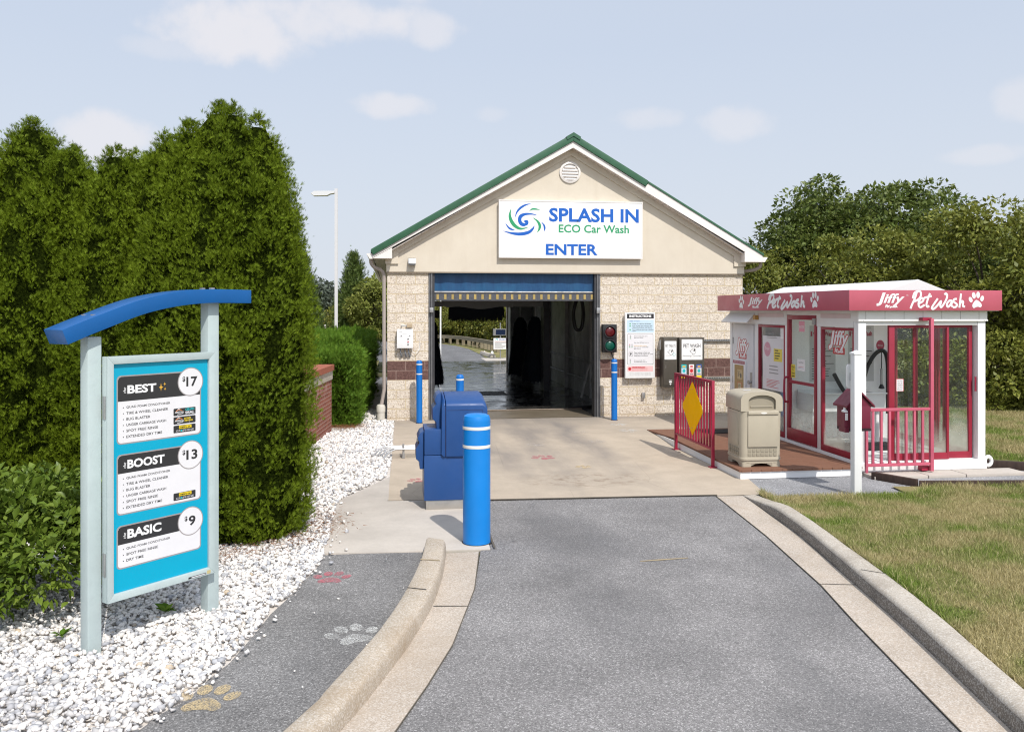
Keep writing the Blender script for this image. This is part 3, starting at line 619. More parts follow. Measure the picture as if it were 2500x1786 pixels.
bb = MB(GREYFRAME); bb.tube([(.90, 18.11, 2.735), (4.40, 18.11, 2.735)], .028, 10).use(STRIP).box(.88, 18.085, 2.565, 4.42, 18.13, 2.71).use(DARKGREY).box(.88, 18.08, 2.55, 4.42, 18.135, 2.564).box(.88, 18.08, 2.711, 4.42, 18.10, 2.72); BBAR = bb.build('bottom_bar', CU)
for i in range(22):
    x = .945 + i * .1615; MB(YELLOWTAB).box(x, 18.079, 2.585, x + .052, 18.084, 2.695).build('yellow_tab', BBAR)
iw = MB(INTW); iw.box(.101, 18.3, .01, .14, 32.3, 3.5)
for i in range(12): iw.box(5.30, 18.31 + i * 1.165, .01, 5.34, 18.31 + (i + 1) * 1.165 - .03, 3.5)
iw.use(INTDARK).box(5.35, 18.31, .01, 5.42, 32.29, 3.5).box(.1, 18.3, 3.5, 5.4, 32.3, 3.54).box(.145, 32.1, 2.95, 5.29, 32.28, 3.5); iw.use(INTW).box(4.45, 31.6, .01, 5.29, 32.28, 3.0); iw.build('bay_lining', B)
ip = MB(paint('bay_post', (.45, .44, .42), .4, .2)); 
for y in (19.4, 21.8, 25, 28): ip.box(5.2, y, .01, 5.298, y + .09, 3.4)
ip.tube([(5.2, 19.5, .9), (4.95, 19.5, .03)], .03, 8).tube([(5.2, 21.85, .9), (4.98, 21.85, .03)], .03, 8).tube([(5.24, 18.6, .95), (5.24, 31, .95)], .025, 8).tube([(5.24, 18.6, .45), (5.24, 31, .45)], .025, 8); ip.build('guide_rail', B)
MB(paint('rusty_pipe', (.2, .15, .11), .5)).tube([(.86, 19.42, .022), (4.45, 19.45, .022)], .013, 8).build('threshold_pipe', B)
gr = MB(DARKGREY)
for i in range(26): gr.box(2.30 + i * .034, 23.1, .012, 2.318 + i * .034, 23.95, .022)
gr.box(2.28, 23.06, .012, 3.2, 23.098, .024).box(2.28, 23.955, .012, 3.2, 23.99, .024); gr.build('drain_grate', B)
lt = MB(GALV); lt.prism([(17.95, 3.46), (17.84, 3.44), (17.80, 3.33), (17.95, 3.33)], 'x', .34, .50); LT = tag(lt.build('wall_light', origin=(.42, 17.95, 3.4), bevel=.004), 'small silver wall light high on the cream gable at the left', 'wall light')
MB(flat('lamp_lens', (.25, .25, .25), .3)).box(.355, 17.83, 3.30, .485, 17.945, 3.329).build('lens', LT)

# main sign
M = thing('enter_sign', 'wide white ENTER sign with blue and green swirl emblem on the gable', 'sign', (3.85, 17.9, 3.48))
s_ = MB(SIGNWHITE); s_.box(2.27, 17.85, 3.48, 5.44, 17.952, 4.715); s_.build('panel', M, bevel=.008)
s_ = MB(WHITE); s_.box(2.262, 17.842, 4.69, 5.448, 17.849, 4.722).box(2.262, 17.842, 3.472, 5.448, 17.849, 3.495).box(2.262, 17.842, 3.496, 2.28, 17.849, 4.689).box(5.43, 17.842, 3.496, 5.448, 17.849, 4.689); s_.build('frame', M)
a = Art((2.27, 17.85, 4.715), (1, 0, 0), (0, 0, 1)); U = lambda x: (x + 34) / 2259 * 3.17; Vv = lambda x, y: -(y - 8 - .0155 * x) / 882 * 1.235
def sw(pts, w, m, prof=None): a.ribbon([(U(x), Vv(x, y)) for x, y in pts], w / 2259 * 3.17, m, 1, True, 8, prof)
sw([(213, 283), (240, 200), (300, 130), (380, 85), (462, 68)], 34, SBLUE); sw([(155, 138), (132, 230), (150, 320), (210, 405), (300, 452), (418, 430)], 54, SGREEN)
sw([(28, 485), (150, 518), (290, 533), (420, 508), (490, 450), (512, 400)], 50, SBLUE); sw([(62, 362), (110, 430), (160, 462), (212, 475)], 28, SBLUE); sw([(433, 182), (480, 150), (530, 150), (602, 162)], 28, SGREEN)
sw([(488, 282), (560, 335), (596, 400), (588, 460), (555, 510)], 42, SGREEN); sw([(620, 347), (663, 400), (673, 450), (665, 492)], 30, SBLUE)
sw([(552, 246), (470, 226), (370, 228), (300, 262), (284, 320), (305, 372), (350, 390), (395, 375), (398, 342), (375, 340), (362, 352)], 54, SBLUE, lambda t: min(1, .08 + t * 3.2) * (1 if t < .62 else .75))
def st(s, x0, x1, y0, y1, m, b=.022): a.text(s, U(x0), Vv(x0, y1), U(x1) - U(x0), (y1 - y0) / 882 * 1.235, m, 1, b)
st('SPLASH IN', 742, 2168, 128, 345, SBLUE, .03); st('ECO Car Wash', 893, 2010, 386, 512, SGREEN); st('ENTER', 692, 1508, 686, 856, SBLUE, .028)
a.build('lettering', M)

# instruction board
I = thing('instruction_sign', 'white INSTRUCTIONS board with black heading between the two-lamp signal and the bronze cabinets', 'sign', (5.39, 17.9, .86))
MB(SIGNWHITE).box(5.06, 17.86, .86, 5.73, 17.94, 2.30).build('board', I, bevel=.006)
MB(GALV).box(5.15, 17.94, 1.0, 5.19, 18.0, 2.2).box(5.6, 17.94, 1.0, 5.64, 18.0, 2.2).build('bracket', I)
a = Art((5.06, 17.86, .86), (.67 / 540, 0, 0), (0, 0, 1.44 / 1183)); Q = lambda y: 1183 - (y - 165)
a.rect(28, Q(275), 520, Q(188), CHAR); a.text('INSTRUCTIONS', 72, Q(253), 402, 44, SIGNWHITE, 1, .05)
a.rect(22, Q(530), 520, Q(296), PALEB); a.text('make sure you', 75, Q(338), 185, 34, INKB, 1, 0, .3)
for y, s in ((368, 'Lower or remove antennas.'), (408, 'Fold in side view mirrors and'), (438, 'close all windows and doors.'), (477, 'Turn off front and rear window'), (505, 'wipers.')):
    if y not in (438, 505): a.ell(86, Q(y), 12, 12, INKGR, 1)
    a.text(s, 126, Q(y + 9), None, 22, CHAR, 1, .012)
a.rr(38, Q(1102), 510, Q(545), 14, CHAR, 0); a.rr(43, Q(1097), 505, Q(550), 11, CARD, 1)
for y in (680, 860, 975): a.rect(60, Q(y + 1), 490, Q(y - 1), LITEG, 2)
for y, s, m in ((597, 'Drive in slowly when entry', CHAR), (624, 'light turns GREEN.', CHAR), (711, 'Stop when RED light turns on.', CHAR), (767, 'If YELLOW light turns on,', GOLD), (795, 'back up slowly until the RED', CHAR), (821, 'light turns on.', CHAR), (890, 'Place vehicle in Park and', CHAR), (917, 'remain in the vehicle to avoid', CHAR), (944, 'hazardous conditions.', CHAR), (1032, 'Drive out slowly when', CHAR), (1059, 'the GREEN light turns on.', CHAR)):
    a.text(s, 158, Q(y + 9), None, 21, m, 2, .012)
for x, y, h in ((93, 606, 80), (78, 765, 76), (121, 765, 76), (90, 1040, 82)):
    a.rr(x - 16, Q(y + h / 2), x + 16, Q(y - h / 2), 8, LITEG, 2)
    for k_ in (-1, 0, 1): a.ell(x, Q(y + k_ * h * .3), 8, 8, INKGR if k_ == 1 else (INKR if k_ == -1 and x == 78 else INKG), 3)
a.rr(64, Q(950), 136, Q(880), 6, CHAR, 2); a.rr(68, Q(946), 132, Q(884), 5, CARD, 3); a.text('P', 84, Q(936), 34, 44, CHAR, 4, .04)
a.rect(38, Q(1230), 505, Q(1130), PALEP); a.ell(80, Q(1180), 28, 28, INKR, 1); a.text('x', 70, Q(1190), 20, 20, CHAR, 2); a.rect(116, Q(1165), 362, Q(1140), INKR, 1); a.text('DO NOT USE THE WASH IF', 120, Q(1160), 236, 15, SIGNWHITE, 2)
for y in (1172, 1192, 1212): a.text('vehicle has loose or damaged body parts', 116, Q(y + 7), None, 16, INKR, 1)
for y in (1258, 1277, 1296): a.text('We are not responsible for loose or damaged items', 75, Q(y + 6), 390, 12, INKG, 1)
a.build('lettering', I)

# traffic signal, controller, cable
T = thing('traffic_signal', 'black two-lamp signal with red and green lenses beside the bay door', 'traffic signal', (4.7, 17.88, 1.43))
MB(BLACK).box(4.55, 17.82, 1.43, 4.86, 17.99, 2.04).build('housing', T, bevel=.012)
for z, c, nm in ((1.88, (.09, .006, .008), 'red_lens'), (1.58, (.0, .07, .045), 'green_lens')):
    l = MB(flat(nm, c, .25)); l.lathe([(.115, 0), (.11, .012), (.08, .03), (.03, .04), (.001, .042)], 0, 0, 24); l.v = [(4.70 + x, 17.82 - z_, z + y) for x, y, z_ in l.v]; lo = l.build(nm, T, smooth=True)
    r = MB(DARKGREY); r.lathe([(.118, 0), (.13, 0), (.13, .05), (.118, .05)], 0, 0, 24, cap=False); r.v = [(4.70 + x, 17.82 - z_, z + y) for x, y, z_ in r.v]; r.build('lens_hood', T, smooth=True)
tag(MB(BLACK).tube(spline([(4.77, 17.97, 1.43), (4.8, 17.96, 1.33), (4.84, 17.97, 1.25), (4.85, 17.98, 1.1)], 4), .012, 6).build('signal_cable', origin=(4.8, 17.97, 1.3), smooth=True), 'thin black cable hanging below the two-lamp signal', 'cable')
K = thing('control_box', 'white electrical control box with red button on the left block pier', 'control box', (.27, 17.85, 1.55))
MB(WHITEP).box(.10, 17.82, 1.55, .44, 17.97, 1.95).build('enclosure', K, bevel=.008)
for z, m in ((1.745, BLACK), (1.685, INKR), (1.63, BLACK)):
    b_ = MB(m); b_.lathe([(.014, 0), (.014, .012), (.009, .018)], 0, 0, 12); b_.v = [(.335 + x, 17.82 - q, z + y) for x, y, q in b_.v]; b_.build('push_button', K)
a = Art((.10, 17.82, 1.55), (1, 0, 0), (0, 0, 1)); a.text('XRS', .045, .33, .075, .025, INKG, 1, 0, .3).rect(.14, .335, .29, .339, INKG).rect(.11, .305, .22, .309, INKG).rect(.12, .288, .21, .291, INKG)
for x in (.075, .255): a.poly([(x, .25), (x + .03, .25), (x + .015, .28)], CHAR); a.rect(x - .04, .238, x + .05, .241, INKG)
a.build('lettering', K)
for x in (.17, .265, .34): MB(paint('grey_conduit', (.2, .22, .25), .5)).tube(spline([(x, 17.9, 1.549), (x + .01, 17.9, 1.45), (x + .03, 17.95, 1.38), (x + .03, 18.0, 1.36)], 4), .014, 8).build('conduit', K, smooth=True)
MB(WHITEP).tube(spline([(.40, 17.92, 1.549), (.43, 17.93, 1.47), (.5, 17.93, 1.45), (.57, 17.95, 1.52), (.59, 17.97, 1.66), (.585, 18.0, 1.69)], 5), .006, 6).build('cable', K)
cb = MB(paint('camera_tan', (.42, .33, .22), .5)); cb.box(.31, 17.86, 1.985, .425, 17.97, 2.065); CB = tag(cb.build('sensor_box', origin=(.37, 17.9, 2.02), bevel=.006), 'small tan sensor box just above the white control box', 'sensor box')
MB(GALV).tube([(.31, 17.92, 2.02), (.2, 17.92, 2.02), (.2, 18.0, 2.02)], .016, 8).build('bracket_arm', CB)
j = MB(GALV); j.box(5.465, 17.93, .41, 5.535, 17.99, .535); tag(j.build('outlet_box', origin=(5.5, 17.96, .47), bevel=.006), 'small grey outlet box low on the wall below the instructions', 'outlet box')
for z, l in ((1.68, 'upper slotted metal channel on the block wall beside the cabinets'), (.84, 'lower slotted metal channel on the block wall beside the cabinets')):
    q = MB(GALV); q.box(6.55, 17.94, z - .022, 7.75, 17.99, z + .022)
    q.use(flat('slot_shadow', (.05, .05, .05), .8))
    for i in range(16): q.box(6.85 + i * .055, 17.9385, z - .008, 6.88 + i * .055, 17.9395, z + .008)
    tag(q.build('wall_channel', origin=(7.1, 17.95, z)), l, 'channel', 'slotted channels on the block wall')

# vending cabinets
def dog(a, x, y, s):
    a.ribbon([(x - .32 * s, y - .1 * s), (x - .38 * s, y + .05 * s), (x - .2 * s, y + .12 * s), (x - .1 * s, y + .3 * s), (x + .15 * s, y + .36 * s), (x + .36 * s, y + .2 * s), (x + .38 * s, y - .1 * s), (x + .2 * s, y - .36 * s), (x - .05 * s, y - .38 * s), (x - .12 * s, y - .2 * s), (x - .32 * s, y - .1 * s)], .035 * s, CHAR, 2)
    a.ell(x + .2 * s, y + .12 * s, .09 * s, .18 * s, CHAR, 2, -.35); a.ell(x - .36 * s, y + .05 * s, .05 * s, .05 * s, CHAR, 3); a.ell(x - .04 * s, y + .12 * s, .025 * s, .03 * s, CHAR, 2)
def cab(x0, x1, z0, z1, lab, title, n):
    c = thing('vending_cabinet', lab, 'vending cabinet', ((x0 + x1) / 2, 17.8, z0), 0, 'pet vending cabinets on the block wall')
    MB(BRONZE).box(x0, 17.74, z0, x1, 17.99, z1).build('cabinet', c, bevel=.008); MB(paint('cabinet_door', (.115, .103, .085), .38, .08, metal=.4)).box(x0 + .012, 17.725, z0 + .05, x1 - .012, 17.739, z1 - .015).build('door', c, bevel=.004)
    W_ = x1 - x0; a = Art((x0, 17.725, z0), (1, 0, 0), (0, 0, 1)); H_ = z1 - z0
    if n == 0:
        a.rr(.025, .61, W_ - .025, H_ - .085, .012, SIGNWHITE); a.text('PET TREATS', W_ / 2, .88, W_ - .09, .055, CHAR, 1, .0, 0, 'C'); dog(a, W_ / 2 + .0, .775, .16); a.ell(W_ - .08, .72, .034, .034, INKT, 1); a.ell(W_ - .08, .72, .028, .028, SIGNWHITE, 2); a.text('$1', W_ - .095, .708, None, .022, INKT, 3)
        a.rect(.06, .70, .15, .704, INKG, 1).rect(.05, .68, .19, .684, INKG, 1).rect(.04, .585, .09, .597, BLACK); a.rect(.052, .42, .058, .49, GALV, 1)
        a.ell(W_ / 2, .12, .035, .02, SIGNWHITE).poly([(W_ / 2 - .025, .085), (W_ / 2 + .025, .085), (W_ / 2, .05)], SIGNWHITE).rect(W_ / 2 - .035, .15, W_ / 2 + .035, .158, SIGNWHITE)
    else:
        a.rr(.055, .60, W_ - .05, H_ - .04, .012, SIGNWHITE); a.text('PET WASH', W_ / 2, .865, W_ - .19, .085, CHAR, 1, .008, 0, 'C'); dog(a, W_ / 2 + .02, .79, .17); a.text('Finishing Touches', W_ / 2, .665, W_ - .16, .035, CHAR, 1, 0, .15, 'C'); a.rect(W_ / 2 - .04, .625, W_ / 2 + .04, .629, INKG, 1)
        for i, (m1, m2) in enumerate(((INKT, PALEB), (SIGNWHITE, PALEP), (INKB, LITEG))):
            u = .05 + i * .172; a.rect(u, .26, u + .115, .50, m2); a.rect(u, .42, u + .115, .50, m1, 1); a.ell(u + .058, .455, .04, .018, GOLD if i != 1 else INKR, 2); a.ell(u + .058, .36, .035, .04, INKR if i == 1 else INKT, 1); a.rect(u + .02, .28, u + .095, .292, CHAR, 1); a.rect(u, .20, u + .115, .255, INKY if i != 1 else INKR)
        a.rect(W_ - .1, .53, W_ - .05, .542, BLACK)
    a.build('front_print', c); hd = MB(GALV); hd.box(x0 - .06, 17.80, z1 - .28, x0 - .035, 17.83, z1 - .06) if n == 0 else hd.box(x1 + .001, 17.76, z1 - .16, x1 + .06, 17.79, z1 - .13); hd.build('handle', c); return c
cab(5.88, 6.20, .66, 1.76, 'narrow bronze cabinet marked PET TREATS', 'PET TREATS', 0); cab(6.24, 6.82, .66, 1.75, 'wide bronze cabinet marked PET WASH', 'PET WASH', 1)

# ------------------------------------------------------------------ wash machine inside the bay
GX = thing('wash_gantry', 'dark overhead wash gantry with black hanging top brush inside the bay', 'wash machine', (2.6, 24, 0))
b_ = MB(flat('gantry_white', (.3, .3, .3), .5)); b_.prism(spline([(1.45, 2.95), (1.45, 2.47), (1.9, 2.45), (2.5, 2.38), (3.05, 2.45), (3.45, 2.47), (3.45, 2.95)], 5), 'y', 23.75, 24.0).box(1.0, 23.8, 2.45, 1.44, 24.1, 2.6).box(3.46, 23.8, 2.45, 4.3, 24.1, 2.62); b_.build('beam', GX)
a = Art((0, 23.75, 0), (1, 0, 0), (0, 0, 1)); a.rect(1.6, 2.66, 1.95, 2.8, SGREEN).rect(3.1, 2.66, 3.4, 2.8, SGREEN).rect(2.0, 2.62, 2.12, 2.8, SBLUE).rect(2.95, 2.62, 3.06, 2.8, SBLUE); a.build('stripe', GX)
MB(DARKGREY).box(.9, 23.8, .02, 1.0, 24.3, 2.8).build('leg', GX); MB(DARKGREY).box(4.32, 23.8, .02, 4.5, 24.3, 2.8).build('leg', GX)
def bristles(bm, pts, n, L, rad=.03, down=True):
    for i in range(n):
        p, d = pts(); a_ = p; e = (p[0] + d[0] * L, p[1] + d[1] * L, p[2] + d[2] * L); s1 = (-d[1] * rad + rad * .3, d[0] * rad + rad, 0); s2 = (rad, 0, 0)
        bm.add([(a_[0] - rad, a_[1], a_[2]), (a_[0] + rad, a_[1], a_[2]), (e[0] + random.uniform(-.02, .02), e[1], e[2] + random.uniform(-.02, .16) * random.random())], [(0, 1, 2)])
tb = MB(BRISTLE); tb.tube([(1.62, 24.05, 2.36), (3.18, 24.05, 2.36)], .16, 12)
bristles(tb, lambda: ((random.uniform(1.62, 3.18), 24.05 + random.uniform(-.2, .2), 2.36), ((random.random() - .5) * .15, 0, -1)), 700, .36, .02); tb.build('top_brush', GX)
def side_brush(x, y, lab, z1=2.1, r0=.2, r1=.42):
    o = thing('side_brush', lab, 'wash brush', (x, y, 0), 0, 'vertical side brushes in the bay')
    MB(GALV).cyl(x, y, z1, 2.45, .035, 10).build('spindle', o, smooth=True)
    b_ = MB(BRISTLE); b_.lathe([(.05, z1 + .02), (r0 * .6, z1 - .02), (r0, z1 - .2), (r0 * 1.15, z1 - .6), (r1 * .9, .6), (r1 * .95, .25), (.1, .2)], x, y, 24)
    for i in range(1400):
        z = random.uniform(.25, z1 - .1); t = 1 - z / z1; rr = r0 * .85 + (r1 - r0) * min(1, t * 1.3); an = random.uniform(0, 6.283); c, s = math.cos(an), math.sin(an); l = random.uniform(.04, .14)
        b_.add([(x + rr * c - s * .02, y + rr * s + c * .02, z), (x + rr * c + s * .02, y + rr * s - c * .02, z), (x + (rr + l * .5) * c, y + (rr + l * .5) * s, z - l * 1.3)], [(0, 1, 2)])
    b_.build('bristle_skirt', o); return o
side_brush(1.06, 24.1, 'tall black side brush half hidden by the left door frame', 2.12); side_brush(4.28, 25.0, 'tall black side brush at the front on the right side of the bay', 2.14); side_brush(4.22, 27.6, 'tall black side brush behind, on the right side of the bay', 2.1)
hs = MB(BLACK); hs.tube(spline([(4.62, 20.6, 2.75), (4.5, 20.6, 2.3), (4.55, 20.6, 1.9), (4.7, 20.6, 1.9), (4.75, 20.6, 2.3), (4.68, 20.6, 2.75)], 6), .045, 8); tag(hs.build('hanging_hose', origin=(4.6, 20.6, 2.3), smooth=True), 'looped black hose hanging high inside the bay on the right', 'hose')
hb = MB(BLACK); hb.box(.98, 31.4, 2.05, 1.75, 31.5, 2.35); hb.box(1.0, 31.41, 2.35, 1.04, 31.49, 3.5); tag(hb.build('hanging_box', origin=(1.3, 31.45, 2.2)), 'small black box hanging near the far end of the bay', 'box')
fh = MB(BLACK); fh.tube(spline([(4.15, 19.5, .04), (4.5, 19.6, .04), (4.9, 19.9, .06), (5.15, 19.7, .3), (5.2, 19.5, .6)], 6), .03, 8); tag(fh.build('floor_hose', origin=(4.5, 19.6, 0), smooth=True), 'black hose lying on the bay floor at the right', 'hose')

# ------------------------------------------------------------------ bollards and pay station
def bollard(x, y, r, h, bands, lab, m):
    o = thing('bollard', lab, 'bollard', (x, y, 0), 0, 'blue bollards with white bands')
    MB(m).lathe([(r, .0), (r, h - .075), (r * .985, h - .05), (r * .92, h - .022), (r * .7, h - .006), (r * .3, h), (.002, h)], x, y, 40).build('sleeve', o, smooth=True)
    for z0, z1 in bands: MB(TAPE).lathe([(r + .0015, z0), (r + .0022, z0 + .002), (r + .0022, z1 - .002), (r + .0015, z1)], x, y, 40, cap=False).build('band', o, smooth=True)
    MB(JOINT).lathe([(r + .008, .0), (r + .008, .016)], x, y, 40).build('base_seal', o); return o
JOINT = flat('base_gap', (.02, .02, .022), .9)
bollard(.845, 8.44, .139, 1.31, ((1.155, 1.187), (.97, 1.002)), 'thick blue bollard on the corner of the concrete pad, widest of the bollards', BOLLARD)
bollard(.56, 17.55, .064, 1.31, ((1.215, 1.24), (1.015, 1.04)), 'slim blue bollard in front of the left block pier', BOLLARDD)
bollard(4.70, 17.45, .064, 1.31, ((1.215, 1.24), (1.015, 1.04)), 'slim blue bollard below the two-lamp signal', BOLLARDD)
bollard(1.09, 13.6, .064, 1.31, ((1.215, 1.24), (1.015, 1.04)), 'slim blue bollard standing behind the blue pay station', BOLLARDD)

PS = thing('pay_station', 'blue two-part pay station on a steel plinth behind the thick bollard', 'pay station', (.7, 10.1, 0))
MB(STEEL).box(.395, 9.885, .008, .90, 10.36, .118).build('plinth', PS, bevel=.003)
MB(NAVY).box(.37, 9.87, .12, .92, 10.40, .648).build('lower_cabinet', PS, bevel=.012)
MB(NAVY).box(.374, 9.873, .652, .92, 10.40, .955).build('middle_cabinet', PS, bevel=.012)
up = MB(NAVY); prof = [(.625, .635), (1.115, .635), (1.115, 1.21), (1.095, 1.26), (1.06, 1.285), (.625, 1.285)]
up.loft([[(x, y, (z if z < 1.0 else 1.0 + (z - 1.0) * k)) for x, z in prof] for y, k in ((9.84, .82), (9.855, .9), (9.90, 1.0), (10.25, 1.22), (10.42, 1.22))]); up.build('upper_cabinet', PS, bevel=.012, smooth=True)
up = MB(NAVY); prof = [(.57, .66), (.595, .635), (.617, .635), (.617, 1.285), (.60, 1.285), (.575, 1.25)]
up.loft([[(x, y, (z if z < 1.0 else 1.0 + (z - 1.0) * k)) for x, z in prof] for y, k in ((9.84, .84), (9.855, .92), (9.90, 1.03), (10.25, 1.24), (10.42, 1.24))]); up.build('face_frame', PS, bevel=.008, smooth=True)
sm = MB(NAVYEDGE); sm.box(.6175, 9.85, .64, .6245, 10.4, 1.22).box(.64, 9.8385, 1.175, 1.06, 9.8395, 1.18).box(1.055, 9.8385, .64, 1.06, 9.8395, 1.175).build('door_seam', PS)
sn = MB(NAVY); sn.prism([(.571, .945), (.52, .945), (.515, 1.03), (.472, 1.065), (.472, 1.19), (.515, 1.24), (.495, 1.29), (.52, 1.35), (.571, 1.38)], 'y', 9.93, 10.33); sn.build('front_hood', PS, bevel=.012)
sn = MB(NAVY); sn.prism([(.371, .48), (.322, .48), (.318, .565), (.278, .60), (.278, .72), (.318, .79), (.295, .84), (.325, .905), (.371, .93)], 'y', 9.93, 10.33); sn.build('dispenser_hood', PS, bevel=.012)
sn = MB(BLACK); sn.box(.505, 9.96, 1.19, .5145, 10.3, 1.235).box(.305, 9.96, .735, .3165, 10.3, .785); sn.build('slot', PS)
sn = MB(STEEL); sn.box(.285, 10.0, .795, .30, 10.05, .83).build('latch', PS)
cd = thing('conduit_pipes', 'four grey metal conduit pipes bending down into the white gravel', 'conduit', (.1, 13.5, 0))
for i in range(4):
    y = 13.36 + i * .10; xx = -.05 - .05 * i; p_ = MB(GALV); p_.tube([(.95, y, .16), (xx + .2, y, .16)] + spline([(xx + .1, y, .157), (xx, y - .05, .12), (xx - .08, y - .1, .04), (xx - .1, y - .12, -.03)], 5), .014, 8); p_.build('pipe', cd, smooth=True)
MB(GALV).box(.16, 13.38, .012, .20, 13.70, .05).box(.165, 13.38, .05, .195, 13.70, .14).box(.165, 13.38, .178, .195, 13.70, .19).build('strut_clamp', cd)

# ------------------------------------------------------------------ menu sign (built in its own frame, then turned)
MS = thing('menu_sign', 'sage green menu sign with arched blue top listing BEST, BOOST and BASIC washes', 'menu sign', (-1.934, 6.085, 0), R(46.8))
def L(mb, n, par=MS, **k): return mb.build(n, par, local=True, **k)
for x0, z1 in ((-.10, 2.17), (.84, 2.42)):
    p_ = MB(SAGE); p_.box(x0, .062, -.05, x0 + .1, .162, z1); L(p_, 'post', bevel=.012)
bmw = MB(BEAMBLUE); bot = spline([(-.268, 2.123), (-.033, 2.215), (.329, 2.338), (.724, 2.40), (1.187, 2.406)], 7); top = []
for i, p_ in enumerate(bot):
    q0 = bot[max(0, i - 1)]; q1 = bot[min(len(bot) - 1, i + 1)]; d = Vector((q1[0] - q0[0], q1[1] - q0[1])).normalized(); top.append((p_[0] - d.y * .105, p_[1] + d.x * .105))
rings = [[(b[0], -.01, b[1]), (b[0], .235, b[1]), (t_[0], .235, t_[1]), (t_[0], -.01, t_[1])] for b, t_ in zip(bot, top)]
bmw.loft(rings); BM = L(bmw, 'arched_beam', bevel=.003)
for x, z in ((-.07, 2.31), (.86, 2.512)):
    for y in (.05, .17): L(MB(GALV).box(x, y, z - .01, x + .03, y + .03, z + .012), 'bolt', BM)
cbn = MB(SAGE); cbn.box(.0, .012, .34, .85, .06, 2.03); CB2 = L(cbn, 'cabinet', bevel=.003)
fr = MB(SAGE); fw, fR = .044, .05; x0, x1, z0, z1 = 0, .85, .34, 2.03
for poly in ([(x0, z0), (x1, z0), (x1 - fR, z0 + .052), (x0 + fw, z0 + .052)], [(x1, z0), (x1, z1), (x1 - fR, z1 - .052), (x1 - fR, z0 + .052)], [(x1, z1), (x0, z1), (x0 + fw, z1 - .052), (x1 - fR, z1 - .052)], [(x0, z1), (x0, z0), (x0 + fw, z0 + .052), (x0 + fw, z1 - .052)]):
    fr.prism(poly, 'y', -.012, .011)
L(fr, 'frame', bevel=.0025)
for z in (1.60, .52): hg = MB(GALV); hg.box(-.003, .018, z, -.0005, .05, z + .16).tube([(-.004, .016, z), (-.004, .016, z + .16)], .005, 6); L(hg, 'hinge', bevel=.001)
a = Art((0, .0115, 2.03), (1, 0, 0), (0, 0, 1), .0003, .0003); HV = 1.69
a.rect(.044, -1.638, .80, -.052, CYAN, 0)
def card(t0, h0, t1, title, price, tv0, tv1, tw, cv, rows, r0):
    X0, X1 = .09 * .85, .873 * .85
    a.rr(X0, -t1 * HV, X1, -t0 * HV, .03, CARDEDGE, 1); a.rr(X0 + .009, -t1 * HV + .009, X1 - .009, -t0 * HV - .009, .024, CARD, 2)
    hb_ = -h0 * HV; tp = -t0 * HV - .009; r = .024
    a.poly([(X0 + .009, hb_), (X1 - .009, hb_), (X1 - .009, tp - r), (X1 - .016, tp - .007), (X1 - .009 - r, tp), (X0 + .009 + r, tp), (X0 + .016, tp - .007), (X0 + .009, tp - r)], CHAR, 3)
    a.text(title, .182 * .85, -tv1 * HV, tw, (tv1 - tv0) * HV, SIGNWHITE, 4, .035)
    V, F, w_, h_ = txt('the', .0, .3); k_ = .022; a.mb.use(SIGNWHITE); a.mb.add([a.P(.137 - p[1] * k_ / h_ + .008, -(tv1 - .004) * HV + p[0] * .04 / w_, 4) for p in V], F)
    cx, cy = .768 * .85, -cv * HV
    a.ell(cx, cy, .107, .107, CARDEDGE, 5, 0, 40); a.ell(cx, cy, .1, .1, CARD, 6, 0, 40)
    n = len(price); a.text('$', cx - .068 if n > 1 else cx - .05, cy + .0, .024, .042, CHAR, 7, .03); a.text(price, cx - .036 if n > 1 else cx - .016, cy - .036, .036 * n + .022, .074, CHAR, 7, .03)
    for i, s in enumerate(rows):
        v_ = -(r0 + i * .0243) * HV; a.ell(.147 * .85, v_, .0038, .0038, CHAR, 4, 0, 10); w0 = .353 / 21.5 * len(s) * (1.0 if 'I' not in s else .98)
        a.text(s, .173 * .85, v_ - .0085, w0, .0185, CHAR, 4, .012)
R6 = ['QUAD FOAM CONDITIONER', 'TIRE & WHEEL CLEANER', 'BUG BLASTER', 'UNDER CARRIAGE WASH', 'SPOT FREE RINSE', 'EXTENDED DRY TIME']
card(.080, .187, .364, 'BEST', '17', .1215, .157, .22, .127, R6, .213); card(.405, .484, .655, 'BOOST', '13', .430, .467, .285, .45, R6, .506); card(.698, .776, .877, 'BASIC', '9', .718, .757, .26, .743, [R6[0], R6[4], 'DRY TIME'], .797)
for x, y, s in ((.47, .141, .022), (.505, .128, .012), (.508, .149, .011)):
    a.poly([(x * .85 + .012 + s * q * math.cos(R(90 + 45 * i)) * (.75), -y * HV + s * q * math.sin(R(90 + 45 * i))) for i, q in enumerate((1.3, .35, 1.1, .35) * 2)], GOLD, 4)
